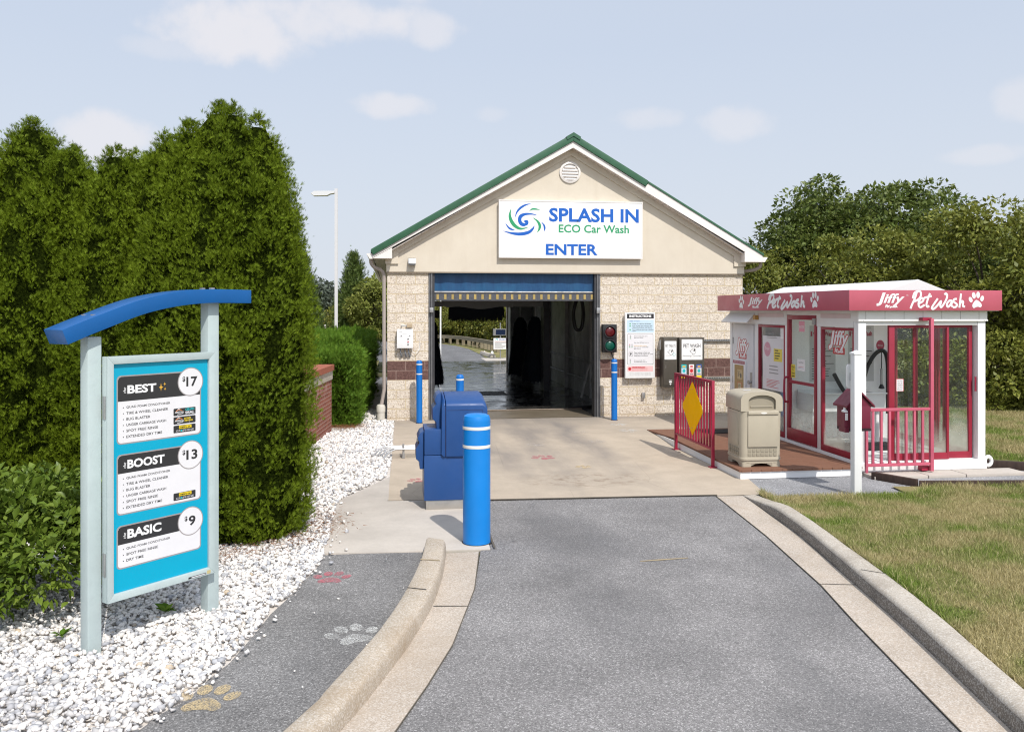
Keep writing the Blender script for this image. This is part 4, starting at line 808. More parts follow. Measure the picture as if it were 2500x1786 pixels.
def logo(v, kind, bw):
    u0, u1 = .602 * .85, .818 * .85; y = -v * HV; h = .027
    a.rr(u0, y - h, u1, y + h, .006, CHAR, 4)
    if kind == 'rain':
        a.rect(u0 + .045, y + .001, u1 - .035, y + .023, INKY, 5); a.text('rain-x', u0 + .05, y + .005, u1 - u0 - .09, .014, BLACK, 6, .04); a.text('GRAPHENE', u0 + .02, y - .02, u1 - u0 - .035, .013, LITEG, 5)
        a.rect(u0 + .058, y - .02, u0 + .072, y - .008, INKT, 6)
    else:
        a.ribbon([(u0 + .012, y - .006), (u0 + .03, y + .013), (u0 + .055, y + .016), (u0 + .078, y + .001)], .007, INKO, 5, True); a.ribbon([(u0 + .028, y + .012), (u0 + .042, y + .022), (u0 + .055, y + .012)], .005, CARD, 6, True)
        a.text('ARMOR ALL', u0 + .01, y - .008, .074, .012, SIGNWHITE, 7, .02, .2); a.ribbon([(u0 + .03, y - .019), (u0 + .08, y - .012)], .004, CARD, 6)
        if kind == 'seal': a.text('CERAMIC', u0 + .097, y + .005, .078, .018, INKT, 5, .02); a.text('SEAL', u0 + .097, y - .02, .078, .02, CARD, 5, .03)
        else: a.text('EXTREME', u0 + .088, y + .004, .056, .012, INKY, 5, .03, .15); a.text('SHINE WAX', u0 + .09, y - .012, .072, .012, INKY, 5, .03, .15); a.rect(u0 + .133, y - .022, u0 + .135, y + .022, LITEG, 5)
logo(.2555, 'seal', 0); logo(.2925, 'wax', 0); logo(.33, 'rain', 0); logo(.6245, 'rain', 0)
L(a.mb, 'menu_panel', recalc=False)
a = Art((0, -.012, .34), (1, 0, 0), (0, 0, 1)); a.rect(.62, .008, .77, .022, CHAR); a.rect(.645, .011, .765, .018, LITEG, 1); a.rect(.778, .008, .81, .034, flat('label_tan', (.5, .42, .2), .5)); L(a.mb, 'maker_label', recalc=False)

# ------------------------------------------------------------------ ramp deck, railing, bin, post
DK = thing('entry_ramp', 'brown boarded ramp deck with white skirt in front of the pet wash booth', 'ramp', (5.6, 13, 0))
def dz(y): return .135 if y < 13.9 else .135 - (y - 13.9) / 2.0 * .12
db = MB(DECK); y = 11.08
while y < 15.88:
    y1 = min(y + .137, 15.9)
    db.add([(x, yy, dz(yy) - dd) for dd in (.028, 0) for yy in (y, y1) for x in (4.77 + .17 * (yy - 11.1) / 4.8 * (1 if yy > 13.9 else .35), 6.60)], [(0, 2, 3, 1), (4, 5, 7, 6), (0, 1, 5, 4), (2, 6, 7, 3), (0, 4, 6, 2), (1, 3, 7, 5)]); y += .142
db.build('deck_boards', DK)
eb = MB(DECK)
for i in range(12): eb.box(4.79 + i * .15, 11.062, .1075, 4.79 + i * .15 + .143, 11.079, .1345)
eb.build('edge_board', DK)
sk = MB(WHITEP); sk.box(4.785, 11.085, .007, 6.6, 11.105, .106)
sk.add([(4.785, 11.106, .007), (4.80, 13.9, .007), (4.95, 15.5, .007), (4.95, 15.5, .014), (4.80, 13.9, .106), (4.785, 11.106, .106), (4.805, 11.106, .007), (4.82, 13.9, .007), (4.97, 15.5, .007), (4.97, 15.5, .014), (4.82, 13.9, .106), (4.805, 11.106, .106)], [(0, 5, 4, 1), (1, 4, 3, 2), (6, 7, 10, 11), (7, 8, 9, 10), (5, 11, 10, 4), (4, 10, 9, 3), (0, 6, 11, 5), (2, 3, 9, 8)]); sk.build('skirt', DK)
tag(MB(MATBLACK).box(5.75, 14.75, dz(14.75) + .002, 6.5, 15.25, dz(14.75) + .01).build('door_mat', origin=(6.1, 15, .1)), 'black rubber mat on the far end of the ramp deck', 'mat')
RL = thing('ramp_railing', 'maroon metal railing panel along the ramp edge', 'railing', (4.74, 12.8, 0))
for y in (13.62, 11.98): MB(MAROON).box(4.715, y - .022, .01, 4.76, y + .022, 1.30).build('post', RL, bevel=.003)
MB(MAROON).box(4.715, 12.003, 1.262, 4.76, 13.597, 1.30).build('rail', RL, bevel=.003); MB(MAROON).box(4.718, 12.003, .262, 4.757, 13.597, .298).build('rail', RL, bevel=.003)
for y in (13.62, 11.98): MB(MAROON).box(4.68, y - .06, .008, 4.80, y + .06, .018).build('foot_plate', RL)
for i in range(13): MB(MAROON).box(4.727, 13.62 - (i + 1) * .1171 - .012, .299, 4.749, 13.62 - (i + 1) * .1171 + .012, 1.261).build('baluster', RL)
dm = MB(ORANGE); dm.prism(spline([(12.76, 1.215), (12.78, 1.20)], 2) + [(13.195, .83), (13.2, .80), (13.195, .77), (12.78, .385), (12.76, .372), (12.74, .385), (12.325, .77), (12.32, .80), (12.325, .83), (12.74, 1.20)], 'x', 4.704, 4.7135)
DM = tag(dm.build('diamond_sign', origin=(4.71, 12.76, .8), bevel=.001), 'plain orange-yellow diamond sign bolted to the maroon railing', 'sign')
for z in (1.10, .49): MB(GALV).tube([(4.699, 12.76, z), (4.7045, 12.76, z)], .009, 8).build('bolt', DM)

TB = thing('trash_can', 'beige plastic litter bin with domed top on the corner of the ramp deck', 'litter bin', (5.19, 11.56, .136), R(-3))
tb = MB(BEIGE); tb.loft([rrect(0, 0, .285, .295, .07, z) for z in (.05, .09)] + [rrect(0, 0, .30, .31, .08, .095), rrect(0, 0, .30, .31, .08, .125), rrect(0, 0, .292, .302, .08, .13), rrect(0, 0, .298, .308, .085, .45), rrect(0, 0, .305, .315, .09, .78)]); L(tb, 'body', TB, smooth=True)
ft = MB(BEIGE)
for sx_ in (-1, 1):
    for sy in (-1, 1): ft.loft([rrect(sx_ * .21, sy * .22, .07, .075, .03, z) for z in (0, .06)])
for sy in (-1, 1): ft.prism([(-.15, .06), (-.15, .015), (-.08, .04), (0, .048), (.08, .04), (.15, .015), (.15, .06)], 'y', sy * .27, sy * .285)
for sx_ in (-1, 1): ft.prism([(-.15, .06), (-.15, .015), (-.08, .04), (0, .048), (.08, .04), (.15, .015), (.15, .06)], 'x', sx_ * .262, sx_ * .275)
L(ft, 'foot', TB)
arch = [(-.304, .783), (.304, .783), (.304, .95)] + [(.304 * math.cos(R(t)) ** .55 if t <= 90 else -.304 * abs(math.cos(R(t))) ** .55, .95 + .11 * math.sin(R(t)) ** .9) for t in range(12, 180, 12)] + [(-.304, .95)]
ld = MB(BEIGE); ld.prism(arch, 'y', -.262, .317); LD = L(ld, 'lid', TB, bevel=.02)
inner = [(-.195, .80), (.205, .80), (.205, .93)] + [(.005 + .2 * math.cos(R(t)), .93 + .085 * math.sin(R(t))) for t in range(15, 180, 15)] + [(-.195, .93)]
ar = MB(BEIGE); n = len(arch); outer = spline(arch + [arch[0]], 1)[:-1]
def ringfill(mb, O, I, y0, y1):
    # hood round the opening: strip between the arch outline and the opening outline
    N = 48
    def rs(p):
        p = p + [p[0]]; d = [0]
        for i in range(1, len(p)): d.append(d[-1] + math.dist(p[i], p[i - 1]))
        c = (0, .87); q = [(np.interp(t, d, [k[0] for k in p]), np.interp(t, d, [k[1] for k in p])) for t in np.linspace(0, d[-1], 400, endpoint=False)]
        out = []
        for k in range(N):
            A = 2 * math.pi * k / N - math.pi; out.append(min(q, key=lambda z: abs((math.atan2(z[1] - c[1], z[0] - c[0]) - A + math.pi) % (2 * math.pi) - math.pi)))
        return out
    O, I = rs(O), rs(I); v = [(p[0], y0, p[1]) for p in O] + [(p[0], y0, p[1]) for p in I] + [(p[0], y1, p[1]) for p in O] + [(p[0], y1, p[1]) for p in I]; f = []
    for k in range(N): j = (k + 1) % N; f += [(k, j, N + j, N + k), (k, 2 * N + k, 2 * N + j, j), (N + k, N + j, 3 * N + j, 3 * N + k)]
    mb.add(v, f)
ringfill(ar, arch, inner, -.316, -.262); L(ar, 'hood', TB, smooth=True)
fl = MB(BEIGESHADE); fl.prism([(p[0] * .97, p[1] - .002) for p in inner], 'y', -.272, -.263).use(BEIGE).box(-.15, -.285, .845, .17, -.273, .857); L(fl, 'flap', LD)
dr = MB(BEIGE); dr.box(-.205, -.328, .285, .235, -.309, .772).use(BEIGESHADE); L(dr, 'door', TB, bevel=.008)
dr = MB(BEIGE); dr.prism([(-.324, .735), (-.345, .745), (-.345, .785), (-.324, .795)], 'x', -.205, .235); L(dr, 'door_ledge', TB, bevel=.004); 
dr = MB(TAPE); dr.add([(.02 + .045 * math.cos(t), -.3465, .765 + .013 * math.sin(t)) for t in [2 * math.pi * i / 16 for i in range(16)]], [tuple(range(16))]); L(dr, 'badge', TB, recalc=False)
gd = MB(BEIGESHADE)
for i in range(7):
    for k in range(2): gd.box(-.20 + i * .062, -.3105, .155 + k * .058, -.20 + i * .062 + .048, -.30, .155 + k * .058 + .044)
L(gd, 'grip_pattern', TB); gd = MB(BEIGESHADE)
for i in range(5):
    for k in range(2): gd.box(-.3065, -.2 + i * .078, .155 + k * .058, -.295, -.2 + i * .078 + .06, .155 + k * .058 + .044)
L(gd, 'grip_pattern', TB)
sp = MB(BEIGE); sp.box(-.309, -.19, .30, -.296, .19, .74); L(sp, 'side_panel', TB, bevel=.005)
tag(MB(WHITEP).add([(5.02, 11.5, 1.199), (5.12, 11.48, 1.203), (5.13, 11.55, 1.203), (5.03, 11.57, 1.199)], [(0, 1, 2, 3)]).build('lid_label', origin=(5.07, 11.53, 1.2)), 'small pale label sheet stuck on the litter bin lid', 'label')

VP = thing('white_post', 'white square post with pointed cap beside the booth railing', 'post', (5.84, 9.94, 0))
MB(WHITEP).box(5.785, 9.89, -.02, 5.885, 9.99, 1.79).build('shaft', VP, bevel=.006); c_ = MB(WHITEP); c_.add([(5.777, 9.882, 1.79), (5.893, 9.882, 1.79), (5.893, 9.998, 1.79), (5.777, 9.998, 1.79), (5.777, 9.882, 1.81), (5.893, 9.882, 1.81), (5.893, 9.998, 1.81), (5.777, 9.998, 1.81), (5.835, 9.94, 1.845)], [(3, 2, 1, 0), (0, 1, 5, 4), (1, 2, 6, 5), (2, 3, 7, 6), (3, 0, 4, 7), (4, 5, 8), (5, 6, 8), (6, 7, 8), (7, 4, 8)]); c_.build('cap', VP)
wd = MB(SIGNWHITE); wd.prism([(p[0], p[1]) for p in rrect(5.885, 1.505, .125, .155, .04, 0)], 'y', 10.03, 10.05); WD = tag(wd.build('notice_plate', origin=(5.88, 10.04, 1.5)), 'white round-cornered plate mounted on the back of the white post', 'plate')
MB(GALV).box(5.80, 9.991, 1.45, 5.87, 10.029, 1.55).build('bracket', WD)
HB = thing('pet_bag_box', 'maroon house-shaped box mounted behind the white post with a bottle on it', 'bag dispenser', (5.95, 10.2, .8))
MDARK = paint('dark_maroon', (.15, .012, .035), .45, .1); hb = MB(MDARK); hb.box(5.80, 10.06, .83, 6.11, 10.34, 1.12); hb.build('house', HB, bevel=.003)
hb = MB(MDARK); hb.prism([(5.76, 1.10), (5.955, 1.29), (6.15, 1.10), (6.15, 1.125), (5.955, 1.315), (5.76, 1.125)], 'y', 10.03, 10.37); hb.build('roof', HB)
MB(MDARK).prism([(5.80, 1.121), (6.11, 1.121), (5.955, 1.275)], 'y', 10.06, 10.34).build('gable', HB); MB(flat('slot_black', (.02, .004, .008), .6)).box(5.80, 10.055, .795, 6.11, 10.34, .829).build('tray', HB)
MB(MDARK).box(5.745, 10.04, .785, 5.80, 10.2, .84).build('bottle_shelf', HB); bt = MB(MDARK); bt.loft([rrect(5.77, 10.1, .027, .05, .01, z) for z in (.841, 1.04)]).use(SIGNWHITE).loft([rrect(5.77, 10.1, .024, .045, .01, 1.0405), rrect(5.77, 10.1, .024, .04, .01, 1.06), rrect(5.77, 10.1, .012, .012, .005, 1.075), rrect(5.77, 10.1, .012, .012, .005, 1.10)]).box(5.748, 10.046, .94, 5.785, 10.0495, 1.03).build('bottle', HB)

# ------------------------------------------------------------------ pet wash booth
PB = thing('pet_wash_booth', 'white and rose pet wash booth with glass doors and paw prints on its fascia', 'booth', (7.55, 13.4, 0))
bs = MB(WHITEP); bs.box(6.58, 11.13, .045, 8.58, 15.75, .185); bs.build('base', PB, bevel=.008)
MB(paint('booth_floor', (.8, .8, .78), .6)).box(6.66, 11.25, .186, 8.5, 13.34, .19).build('floor', PB)
for x0, y0, x1, y1 in ((6.58, 11.15, 6.70, 11.27), (8.45, 11.15, 8.57, 11.27), (6.585, 12.23, 6.66, 12.33), (6.585, 13.34, 6.66, 13.42), (8.47, 13.30, 8.56, 13.40), (6.585, 14.48, 6.66, 14.60), (6.585, 15.65, 6.7, 15.75), (8.47, 15.65, 8.57, 15.75)): MB(WHITEP).box(x0, y0, .186, x1, y1, 2.19).build('corner_post', PB, bevel=.004)
bm_ = MB(WHITEP); bm_.box(6.57, 11.13, 2.19, 8.585, 11.28, 2.335); bm_.box(6.575, 11.281, 2.10, 6.67, 12.335, 2.335).box(6.575, 13.335, 2.10, 6.67, 15.75, 2.335).box(6.578, 12.336, 2.275, 6.67, 13.334, 2.335).box(8.48, 11.281, 2.15, 8.575, 15.75, 2.335).box(6.6, 15.67, .186, 8.56, 15.74, 2.335)
bm_.box(6.565, 11.122, 2.19, 8.59, 11.1295, 2.215).box(6.701, 11.16, 2.135, 8.449, 11.26, 2.189); bm_.build('header', PB, bevel=.003)
rv = MB(DARKGREY)
for x in (6.6, 6.64, 7.08, 8.1, 8.53, 8.56): rv.box(x, 11.1205, 2.198, x + .007, 11.1218, 2.205)
for i in range(7): rv.box(6.68 + i * .295, 11.1285, 2.217, 6.683 + i * .295, 11.1298, 2.333)
rv.build('panel_joint', PB)
lv = MB(paint('pale_louvre', (.66, .54, .55), .5, .05))
for y0, y1 in ((11.35, 12.2), (13.45, 14.45)): lv.box(6.569, y0, 2.23, 6.574, y1, 2.30)
lv.build('vent_strip', PB)
fs = MB(ROSE); fs.box(6.365, 11.02, 2.345, 8.735, 11.05, 2.635).box(6.365, 11.0505, 2.345, 6.39, 15.85, 2.635).box(8.71, 11.0505, 2.345, 8.735, 15.85, 2.635).box(6.391, 15.82, 2.345, 8.709, 15.85, 2.635); FS = fs.build('fascia', PB, bevel=.004)
MB(paint('soffit_white', (.6, .58, .58), .6)).box(6.391, 11.051, 2.336, 8.709, 11.28, 2.35).box(6.391, 11.281, 2.336, 6.66, 15.819, 2.35).box(8.48, 11.281, 2.336, 8.709, 15.819, 2.35).build('soffit', PB)
kt = NT('translucent_roof'); td = kt.n('ShaderNodeBsdfDiffuse'); td.inputs[0].default_value = (.8, .8, .8, 1); tt = kt.n('ShaderNodeBsdfTranslucent'); tt.inputs[0].default_value = (.85, .85, .83, 1); tm = kt.n('ShaderNodeMixShader'); tm.inputs[0].default_value = .22  # translucency added to let daylight brighten the booth interior
kt.set(tm.inputs[1], td.outputs[0]); kt.set(tm.inputs[2], tt.outputs[0]); kt.set(kt.out.inputs[0], tm.outputs[0])
ro = MB(kt.m); ro.add([(6.5, 11.4, 2.42), (6.5, 15.7, 2.42), (7.68, 15.7, 2.80), (7.68, 11.4, 2.80), (8.72, 11.4, 2.42), (8.72, 15.7, 2.42), (6.5, 11.4, 2.4), (8.72, 11.4, 2.4), (6.5, 15.7, 2.4), (8.72, 15.7, 2.4)], [(0, 3, 2, 1), (3, 4, 5, 2), (0, 6, 7, 4, 3), (1, 2, 5, 9, 8)])
for i in range(5):
    y = 11.42 + i * .85; ro.tube([(6.55, y, 2.436), (7.68, y, 2.80), (8.68, y, 2.436)], .006, 6)
ro.build('roof', PB)
W1 = SIGNWHITE
a = Art((6.365, 11.02, 2.345), (1, 0, 0), (0, 0, 1)); k_ = 2.37 / 2075; X8 = lambda x: (x + 105) * k_ ; Z8 = lambda y: (432 - y) / 282 * .29
jiffy(a, X8(255), Z8(388), X8(632) - X8(255), Z8(185) - Z8(388), W1, 1); a.text('TM', X8(655), Z8(232), .03, .016, W1, 1); petwash(a, X8(702), Z8(415), X8(1462) - X8(702), Z8(165) - Z8(415), W1, 1, 26); paw(a, X8(1612), Z8(298), .245, W1, 1, .12); a.build('lettering', FS)
a = Art((6.365, 15.85, 2.345), (0, -1, 0), (0, 0, 1))
def yp(px): # column of the zoom -> distance along the side fascia
    u = (1740 + px * .18476 - 1250) / 2050; th = math.atan(u) + YAW; return 15.85 - 6.365 / math.tan(th)
paw(a, (yp(330) + yp(428)) / 2, .14, .25, W1, 1, -.1); jiffy(a, yp(466), .05, yp(660) - yp(466), .19, W1, 1); petwash(a, yp(715), .025, yp(1228) - yp(715), .245, W1, 1, 26); paw(a, (yp(1278) + yp(1418)) / 2, .145, .26, W1, 1, .1); a.build('lettering', FS)
# side wall: window, door, window, closet
def frame_yz(y0, y1, z0, z1, t, m, x0=6.585, x1=6.64, nm='window_frame', par=None, b=None):
    f = MB(m); b = t if b is None else b; f.box(x0, y0, z0, x1, y1, z0 + b).box(x0, y0, z1 - t, x1, y1, z1).box(x0, y0, z0 + b, x1, y0 + t, z1 - t).box(x0, y1 - t, z0 + b, x1, y1, z1 - t); return f.build(nm, par or PB, bevel=.002)
def pane_yz(y0, y1, z0, z1, par, x=6.61): return MB(GLASS).box(x, y0, z0, x + .006, y1, z1).build('pane', par)
for y0, y1 in ((11.28, 12.22), (13.43, 14.47)):
    f = frame_yz(y0, y1, .19, 2.09, .04, REDFRAME, b=.09); pane_yz(y0 + .04, y1 - .04, .28, 2.05, f)
DR = frame_yz(12.34, 13.33, .20, 2.27, .075, REDFRAME, 6.575, 6.63, 'glass_door', b=.19)
MB(REDFRAME).box(6.577, 12.415, 1.14, 6.628, 13.255, 1.185).build('mid_rail', DR); pane_yz(12.415, 13.255, 1.186, 2.194, DR); pane_yz(12.415, 13.255, .391, 1.139, DR)
MB(MAROON).tube(spline([(6.574, 13.29, .82), (6.52, 13.29, .83), (6.51, 13.29, .95), (6.51, 13.29, 1.12), (6.52, 13.29, 1.22), (6.574, 13.29, 1.23)], 4), .018, 8).build('handle', DR, smooth=True)
MB(GALV).box(6.55, 12.35, 2.12, 6.574, 12.43, 2.22).build('closer', DR)
a = Art((6.574, 13.33, 0), (0, -1, 0), (0, 0, 1)); PK = flat('pink_card', (.72, .3, .38), .4); YC = flat('yellow_card', (.75, .62, .08), .4)
a.o.x = 6.6095
a.rect(.36, 2.0, .55, 2.17, PK); a.text('ENTER', .375, 2.05, .16, .05, SIGNWHITE, 1); a.rect(.30, 1.36, .56, 1.55, SIGNWHITE); a.text('Cash Only', .35, 1.48, .16, .03, CHAR, 1); a.rect(.34, 1.42, .52, 1.426, INKR, 1); a.rect(.34, 1.40, .52, 1.404, INKB, 1)
a.rect(.085, 1.23, .23, 1.45, YC); a.text('YOUR', .10, 1.39, .11, .035, CHAR, 1, .03); a.text('Pet', .13, 1.345, .05, .03, CHAR, 1); a.text('YOUR', .10, 1.285, .11, .035, CHAR, 1, .03); a.rect(.10, 1.25, .21, 1.265, CHAR, 1); a.build('sticker', DR)
a = Art((6.6095, 12.22, 0), (0, -1, 0), (0, 0, 1)); jiffy(a, .2, 1.72, .56, .36, SIGNWHITE, 2, True, flat('logo_red', (.5, .05, .05), .4)); a.build('window_logo', PB)
a = Art((6.6095, 14.47, 0), (0, -1, 0), (0, 0, 1)); a.rr(.14, .95, .98, 1.9, .01, CARD); a.rect(.84, 1.86, .98, 2.05, SIGNWHITE, 1); a.ell(.33, 1.66, .13, .13, flat('dryer_pink', (.62, .3, .38), .4), 1); a.text('Dryer', .24, 1.63, .18, .07, SIGNWHITE, 2); a.rect(.58, 1.46, .90, 1.68, YC, 1); a.lines(.62, 1.64, .22, 4, .045, .018, CHAR, 2); a.lines(.3, 1.95, .5, 4, .03, .01, INKG, 2, 3); a.lines(.4, 1.36, .4, 3, .06, .02, INKG, 2, 5); a.lines(.3, 1.12, .55, 6, .025, .008, INKR, 2, 6); a.build('window_notice', PB)
# closet with its door, notice case and canopy
cl = MB(WHITEP); cl.box(6.60, 14.601, .186, 6.64, 15.649, 2.10); cl.build('closet_wall', PB)
cd_ = MB(paint('closet_door', (.66, .66, .68), .45, .04)); cd_.box(6.575, 14.66, .21, 6.599, 15.56, 2.08); CDR = cd_.build('closet_door', PB, bevel=.003)
MB(GALV).tube([(6.575, 14.74, 1.02), (6.52, 14.74, 1.02)], .022, 8).tube([(6.53, 14.74, 1.02), (6.515, 14.74, 1.02)], .04, 10).box(6.565, 14.70, .9, 6.574, 14.78, 1.2).build('handle', CDR, smooth=False)
for z in (1.7, .95): MB(GALV).box(6.565, 15.565, z, 6.60, 15.60, z + .12).build('hinge', CDR)
a = Art((6.575, 15.56, 0), (0, -1, 0), (0, 0, 1)); lr = bpy.data.materials['logo_red']; jiffy(a, .12, 1.46, .6, .36, SIGNWHITE, 2, True, lr);
a.build('door_logo', CDR)
nc = MB(WHITEP); nc.box(6.55, 14.96, .62, 6.574, 15.52, 1.40); NC = nc.build('notice_case', CDR, bevel=.003)
a = Art((6.55, 15.52, .62), (0, -1, 0), (0, 0, 1)); a.rect(.0, .71, .54, .77, MAROON); a.text('COMMUNITY PET NEWS', .03, .725, .48, .03, SIGNWHITE, 1); a.rect(.0, .0, .54, .05, MAROON); CK = paint('cork', (.42, .29, .13), .8, .15, scale=30)
a.rect(.07, .08, .49, .69, CK); a.rect(.2, .42, .44, .60, flat('flyer_tan', (.55, .43, .24), .6), 1); a.text('Relax', .22, .55, .1, .03, CHAR, 2); a.lines(.23, .53, .1, 4, .02, .008, CHAR, 2); a.ell(.37, .49, .03, .05, CHAR, 2); a.rect(.22, .14, .40, .36, INKR, 1); a.rect(.23, .15, .39, .35, flat('flyer_cream', (.6, .5, .3), .6), 2); a.lines(.25, .33, .12, 7, .025, .008, CHAR, 3); a.build('print', CDR)
cn = MB(WHITEP); cn.add([(6.57, 14.58, 2.30), (6.57, 15.72, 2.30), (6.40, 15.76, 2.13), (6.40, 14.55, 2.13), (6.57, 14.58, 2.285), (6.57, 15.72, 2.285), (6.41, 15.76, 2.115), (6.41, 14.55, 2.115)], [(0, 1, 2, 3), (7, 6, 5, 4), (3, 2, 6, 7), (0, 3, 7, 4), (1, 5, 6, 2)]); cn.build('canopy', PB)
bl = MB(flat('amber_lamp', (.45, .25, .06), .4)); bl.box(6.50, 14.42, 2.18, 6.57, 14.5, 2.26).build('amber_light', PB)
# front: open left, sliding glass leaves
def frame_xz(x0, x1, y, z0, z1, l, r, t, b, nm='sliding_door'):
    f = MB(REDFRAME); f.box(x0, y, z0, x0 + l, y + .045, z1).box(x1 - r, y, z0, x1, y + .045, z1).box(x0 + l, y, z1 - t, x1 - r, y + .045, z1).box(x0 + l, y, z0, x1 - r, y + .045, z0 + b); o = f.build(nm, PB, bevel=.002)
    MB(GLASS).box(x0 + l, y + .02, z0 + b, x1 - r, y + .026, z1 - t).build('pane', o); return o
S1 = frame_xz(7.08, 8.02, 11.19, .19, 2.13, .085, .035, .035, .095); MB(REDFRAME).box(7.49, 11.24, .285, 7.56, 11.26, 2.09).build('back_stile', S1)
frame_xz(7.985, 8.43, 11.245, .19, 2.13, .03, .055, .035, .095)
MB(MAROON).box(8.425, 11.18, 1.17, 8.45, 11.19, 1.38).build('lock_plate', PB)
a = Art((7.08, 11.209, 0), (1, 0, 0), (0, 0, 1)); a.rect(.12, 1.18, .235, 1.36, INKR).rect(.125, 1.185, .23, 1.355, CARD, 1)
for i, s in enumerate(('Pets May', 'Also Be', 'Washed', 'On the', 'Floor')): a.text(s, .14, 1.32 - i * .03, .075, .02, CHAR, 2)
a.build('sticker', S1)
# right wall glass
for y0, y1 in ((11.29, 12.15), (12.2, 13.28)):
    f = MB(REDFRAME); f.box(8.49, y0, .19, 8.53, y1, .28).box(8.49, y0, 2.1, 8.53, y1, 2.15).box(8.49, y0, .281, 8.53, y0 + .04, 2.099).box(8.49, y1 - .04, .281, 8.53, y1, 2.099); o = f.build('window_frame', PB); MB(GLASS).box(8.505, y0 + .04, .281, 8.511, y1 - .04, 2.099).build('pane', o)
# inside
iw = MB(paint('booth_inner', (.9, .9, .9), .5, .04)); iw.box(6.66, 13.35, .186, 8.47, 13.40, 2.4).box(7.05, 13.41, .186, 7.09, 15.64, 2.4); iw.build('inner_wall', PB)
a = Art((6.66, 13.35, .19), (1, 0, 0), (0, 0, 1), .001, .002); PO = flat('poster_grey', (.56, .56, .56), .4)
for u in (.35, 1.05):
    a.rect(u - .02, .95, u + .45, 1.9, PO); a.text('Pet Wash', u + .12, 1.72, .3, .08, MAROON, 1, .04); a.rect(u, 1.72, u + .03, 1.8, MAROON, 1); paw(a, u + .08, 1.76, .08, MAROON, 1); a.text('Operating Instructions', u + .1, 1.84, .3, .025, CHAR, 1); a.text('Deposit $5.00', u + .08, 1.64, .22, .03, CHAR, 1); a.text('10 minutes', u + .12, 1.59, .16, .025, CHAR, 1); a.lines(u + .02, 1.5, .4, 13, .042, .012, CHAR, 1, 8)
a.ell(1.62, 1.56, .075, .09, flat('disc_maroon', (.4, .05, .09), .4)); a.text('Rinse', 1.575, 1.545, .09, .03, CARD, 1)
for i, s in enumerate(('Do Not', 'Leave Pet', 'Unattended')): a.text(s, 1.5, .66 - i * .04, .18, .026, CHAR, 1)
a.build('wall_poster', PB)
ho = MB(BLACK); ho.tube(spline([(7.35, 13.2, 1.28), (7.55, 13.22, .98), (7.72, 13.22, .92), (7.86, 13.22, 1.1), (7.98, 13.22, 1.42), (8.12, 13.22, 1.62), (8.26, 13.22, 1.66), (8.33, 13.22, 1.5), (8.34, 13.22, 1.1), (8.34, 13.22, .6)], 7), .034, 8).tube(spline([(7.75, 13.24, 1.16), (7.9, 13.24, 1.3), (8.1, 13.24, 1.6)], 5), .01, 6); ho.build('spray_hose', PB, smooth=True)
ho = MB(GALV); ho.tube([(8.21, 13.2, 1.36), (8.21, 13.2, 1.1)], .022, 8); ho.use(BLACK).tube([(8.21, 13.2, 1.64), (8.21, 13.2, 1.36)], .008, 6).lathe([(.025, 1.02), (.05, 1.03), (.02, 1.1)], 8.21, 13.2, 10); ho.build('spray_head', PB, smooth=True)
tu = MB(WHITEP); tu.box(6.75, 12.78, .70, 8.0, 12.82, .98).box(6.75, 13.28, .70, 8.0, 13.32, 1.02).box(6.75, 12.82, .70, 6.79, 13.28, .98).box(7.96, 12.82, .70, 8.0, 13.28, .98).box(6.79, 12.82, .70, 7.96, 13.28, .74).box(6.7, 12.74, .98, 8.03, 12.85, 1.0)
for x in (6.8, 7.25, 7.7, 7.92): tu.cyl(x, 12.86, .19, .70, .03, 10)
tu.build('wash_tub', PB, bevel=.003); MB(MATBLACK).box(6.9, 12.0, .191, 8.0, 12.75, .20).build('floor_mat', PB)
vm = MB(GALV); vm.box(6.86, 13.5, 1.0, 7.04, 14.2, 1.35); vm.build('coin_machine', PB)
# rail bolted to the front
rp = MB(ROSEPIPE); rp.box(6.565, 10.93, .07, 6.60, 10.965, .95).box(7.59, 10.985, .06, 7.64, 11.035, 2.23); HR = rp.build('handrail', PB, bevel=.004)
for z in (.925, .145): MB(ROSEPIPE).box(6.601, 10.99, z, 7.589, 11.03, z + .04).build('rail', HR, bevel=.004)
for i in range(7): MB(ROSEPIPE).box(6.70 + i * .127, 10.995, .186, 6.733 + i * .127, 11.025, .924).build('baluster', HR, bevel=.003)
MB(MAROON).box(7.50, 11.036, 2.20, 7.64, 11.119, 2.245).build('mounting_plate', HR); MB(MAROON).box(7.49, 11.036, .06, 7.60, 11.128, .13).build('mounting_plate', HR)
tr = MB(WHITEP); n_ = 20; rg = []
for i in range(n_):
    t_ = 2 * math.pi * i / n_; rg.append([(8.62 + (.055 + .024 * math.cos(k)) * math.cos(t_), 11.16 + .024 * math.sin(k), .15 + (.055 + .024 * math.cos(k)) * math.sin(t_) * 1.15) for k in [2 * math.pi * j / 8 for j in range(8)]])
K_ = 8; tr.add([p for r_ in rg for p in r_], [(i * K_ + j, ((i + 1) % n_) * K_ + j, ((i + 1) % n_) * K_ + (j + 1) % K_, i * K_ + (j + 1) % K_) for i in range(n_) for j in range(K_)]); tr.build('tow_ring', PB, smooth=True)
for x0, x1, lab in ((6.62, 7.42, 'pale concrete paver behind the white post under the booth edge'), (7.435, 8.0, 'pale concrete paver in the middle of the row under the booth'), (8.015, 8.95, 'long pale concrete paver at the right corner of the booth')):
    tag(MB(C_PAVER).box(x0, 10.8, .0, x1, 11.16, .043).build('paver', origin=(x0, 10.95, 0), bevel=.004), lab, 'paver', 'concrete pavers along the booth front')
e_ = MB(TIMBER); e_.tube([(6.64, 10.85, .06), (6.78, 10.36, .05)], .001, 4)
